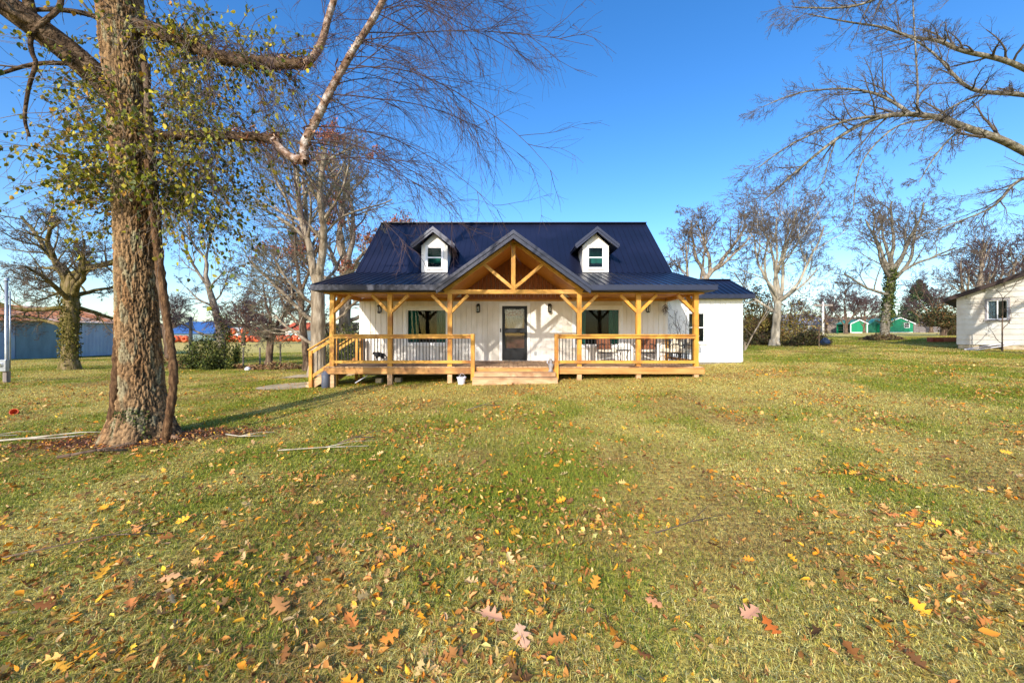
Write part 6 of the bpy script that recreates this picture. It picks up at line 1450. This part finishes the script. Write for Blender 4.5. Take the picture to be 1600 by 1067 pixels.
    o = pole('old_grey_pole', 'weathered grey pole standing behind the small dark shrub', 298, 24, 2.95, .11, 'pole')
    x = X(10, 13.8); g = h(x, 13.8); o = empty('meter_pole', (x, 13.8, g), 'galvanised pipe pole with grey meter box at the left edge', 'pole')
    MB().tube([(0, 0, -.1), (0, 0, 1), (0, 0, 3.7)], .045, 10).tube([(.09, .03, .5), (.09, .03, 3.3)], .02, 8).build('pole_shaft', M['galv'], o, smooth=True)
    m = MB(); m.box(-.15, .17, -.16, -.04, .42, .84); bo = m.build('meter_box', M['galv'], o, bevel=.015); MB().tube([(.01, -.165, .66), (.01, -.22, .66)], .075, 16).build('meter', M['glass_clear'], bo); MB().box(-.06, .08, -.06, .06, -.05, .42).build('post_foot', M['pole'], o)
    MB().lathe([(0, .12), (.05, .10), (.08, 0), (0, 0)], (0, 0, 3.66), 10).build('weather_head', M['galv'], o)
    # wire fence posts in the field
    for i, (u, Y) in enumerate(((438, 23.5),(406, 23.4), (380, 23.3))):
        x = X(u, Y); m = MB(); g = h(x, Y); m.tube([(x, Y, g - .1), (x, Y, g + (1.35 if i == 0 else 1.1))], .045, 7)
        tag(m.build('fence_post', M['pole']), ('taller leaning fence post right of the twin trunks', 'thin fence post just left of the twin trunks', 'thin fence post between dark shrub and twin trunks')[i], 'fence post', 'posts of the field fence')
    # dark blue tub on a stick
    x = X(1288, 24.4); g = h(x, 24.4); o = empty('blue_tub', (x, 24.4, g), 'dark blue round tub tipped on its side at the right end of the hedge', 'tub')
    t = MB(); t.lathe([(0, 0), (.17, 0), (.21, .30), (.23, .30), (.18, -.02), (0, -.02)], (0, 0, 0), 20); q = t.build('tub_body', M['blue_tub'], o); q.rotation_euler = (1.0, 0.3, 0); q.location = (.02, .15, .22)
    MB().tube([(-.33, 0, -.1), (-.32, 0, 1.3)], .035, 6).build('stake', M['bark_dark'], o)
    # orange coils of pipe stacked beyond the field
    k = 0
    for u in (266, 274, 282, 290, 357, 366, 376, 385, 394, 402, 426, 434, 442, 450, 459, 467):
        Y = 76 + (k % 3) * .8; x = X(u, Y); g = h(x, Y); o = empty('pipe_coil', (x, Y, g), 'orange plastic pipe coil standing in a row beyond the left field', 'pipe coil', 'orange pipe coils beyond the left field')
        m = MB(); n = 18; R_, r_ = .42, .30; V = []; nb = 8
        for a in range(n):
            for b in range(nb):
                t1 = 2 * math.pi * a / n; t2 = 2 * math.pi * b / nb; q = R_ + r_ * math.cos(t2); V.append((q * math.cos(t1), 1.2 * r_ * math.sin(t2) * 1.6, R_ + r_ + q * math.sin(t1)))
        m.poly(V, [(a * nb + b, a * nb + (b + 1) % nb, ((a + 1) % n) * nb + (b + 1) % nb, ((a + 1) % n) * nb + b) for a in range(n) for b in range(nb)])
        c = m.build('coil', M['orange'], o, smooth=True); c.rotation_euler = (0, 0, .5 * math.sin(k * 2.2)); k += 1
        if 357 <= u <= 402 and k % 2:
            o2 = copy_tree(o); o2.location = (x + .5, Y + .5, g + 1.45)
sheds()
def wires():
    for i, (p, q, sag, lab) in enumerate(((W(1286, 480, 62), W(1720, 418, 40), 1.0, 'upper overhead cable running right from the utility pole'), (W(1286, 482, 62), W(1720, 428, 40), 1.4, 'lower overhead cable running right from the utility pole'))):
        pts = [p.lerp(q, t / 24) - Vector((0, 0, sag * 4 * (t / 24) * (1 - t / 24))) for t in range(25)]
        tag(MB().tube(pts, .02, 4).build('overhead_cable', M['black']), lab, 'cable')
wires()

# ---------------------------------------------------------------- light, sky, camera
def sky_cam():
    to_sun = Vector((-.37, -1, .52)).normalized()
    w = bpy.data.worlds.new('World'); SC.world = w; w.use_nodes = True; N = w.node_tree.nodes; L = w.node_tree.links
    bg = N['Background']; sk = N.new('ShaderNodeTexSky'); sk.sky_type = 'NISHITA'; sk.sun_disc = False
    sk.sun_elevation = math.asin(to_sun.z); sk.sun_rotation = math.atan2(to_sun.x, to_sun.y)
    sk.air_density = 1.0; sk.dust_density = 1.2; sk.ozone_density = 2.4; sk.altitude = 200
    hs = N.new('ShaderNodeHueSaturation'); hs.inputs['Saturation'].default_value = 1.33; hs.inputs['Value'].default_value = 1.0; hs.inputs['Hue'].default_value = .506
    L.new(sk.outputs[0], hs.inputs['Color']); L.new(hs.outputs[0], bg.inputs[0]); bg.inputs[1].default_value = .142
    sd = bpy.data.lights.new('Sun', 'SUN'); sd.energy = 2.85; sd.angle = math.radians(.55); sd.color = (1, .93, .82)
    so = bpy.data.objects.new('Sun', sd); COL.objects.link(so); so.rotation_euler = (-to_sun).to_track_quat('-Z', 'Y').to_euler(); so.location = (-10, -20, 15)
    cd = bpy.data.cameras.new('Camera'); cam = bpy.data.objects.new('Camera', cd); COL.objects.link(cam); cam.location = (0, 0, EYE); cam.rotation_euler = (math.pi / 2, 0, 0)
    cd.sensor_width = 36; cd.sensor_fit = 'HORIZONTAL'; cd.lens = 36 * F / 1600; cd.shift_y = -(533.5 - V0) / 1600; cd.clip_start = .05; cd.clip_end = 3000
    SC.camera = cam
    SC.view_settings.view_transform = 'Standard'; SC.view_settings.look = 'None'; SC.view_settings.gamma = 1; SC.view_settings.exposure = 1.05
    SC.cycles.max_bounces = 8; SC.cycles.transparent_max_bounces = 16; SC.cycles.use_denoising = True; SC.cycles.sample_clamp_indirect = 6
    SC.render.film_transparent = False; SC.cycles.use_light_tree = False
sky_cam()
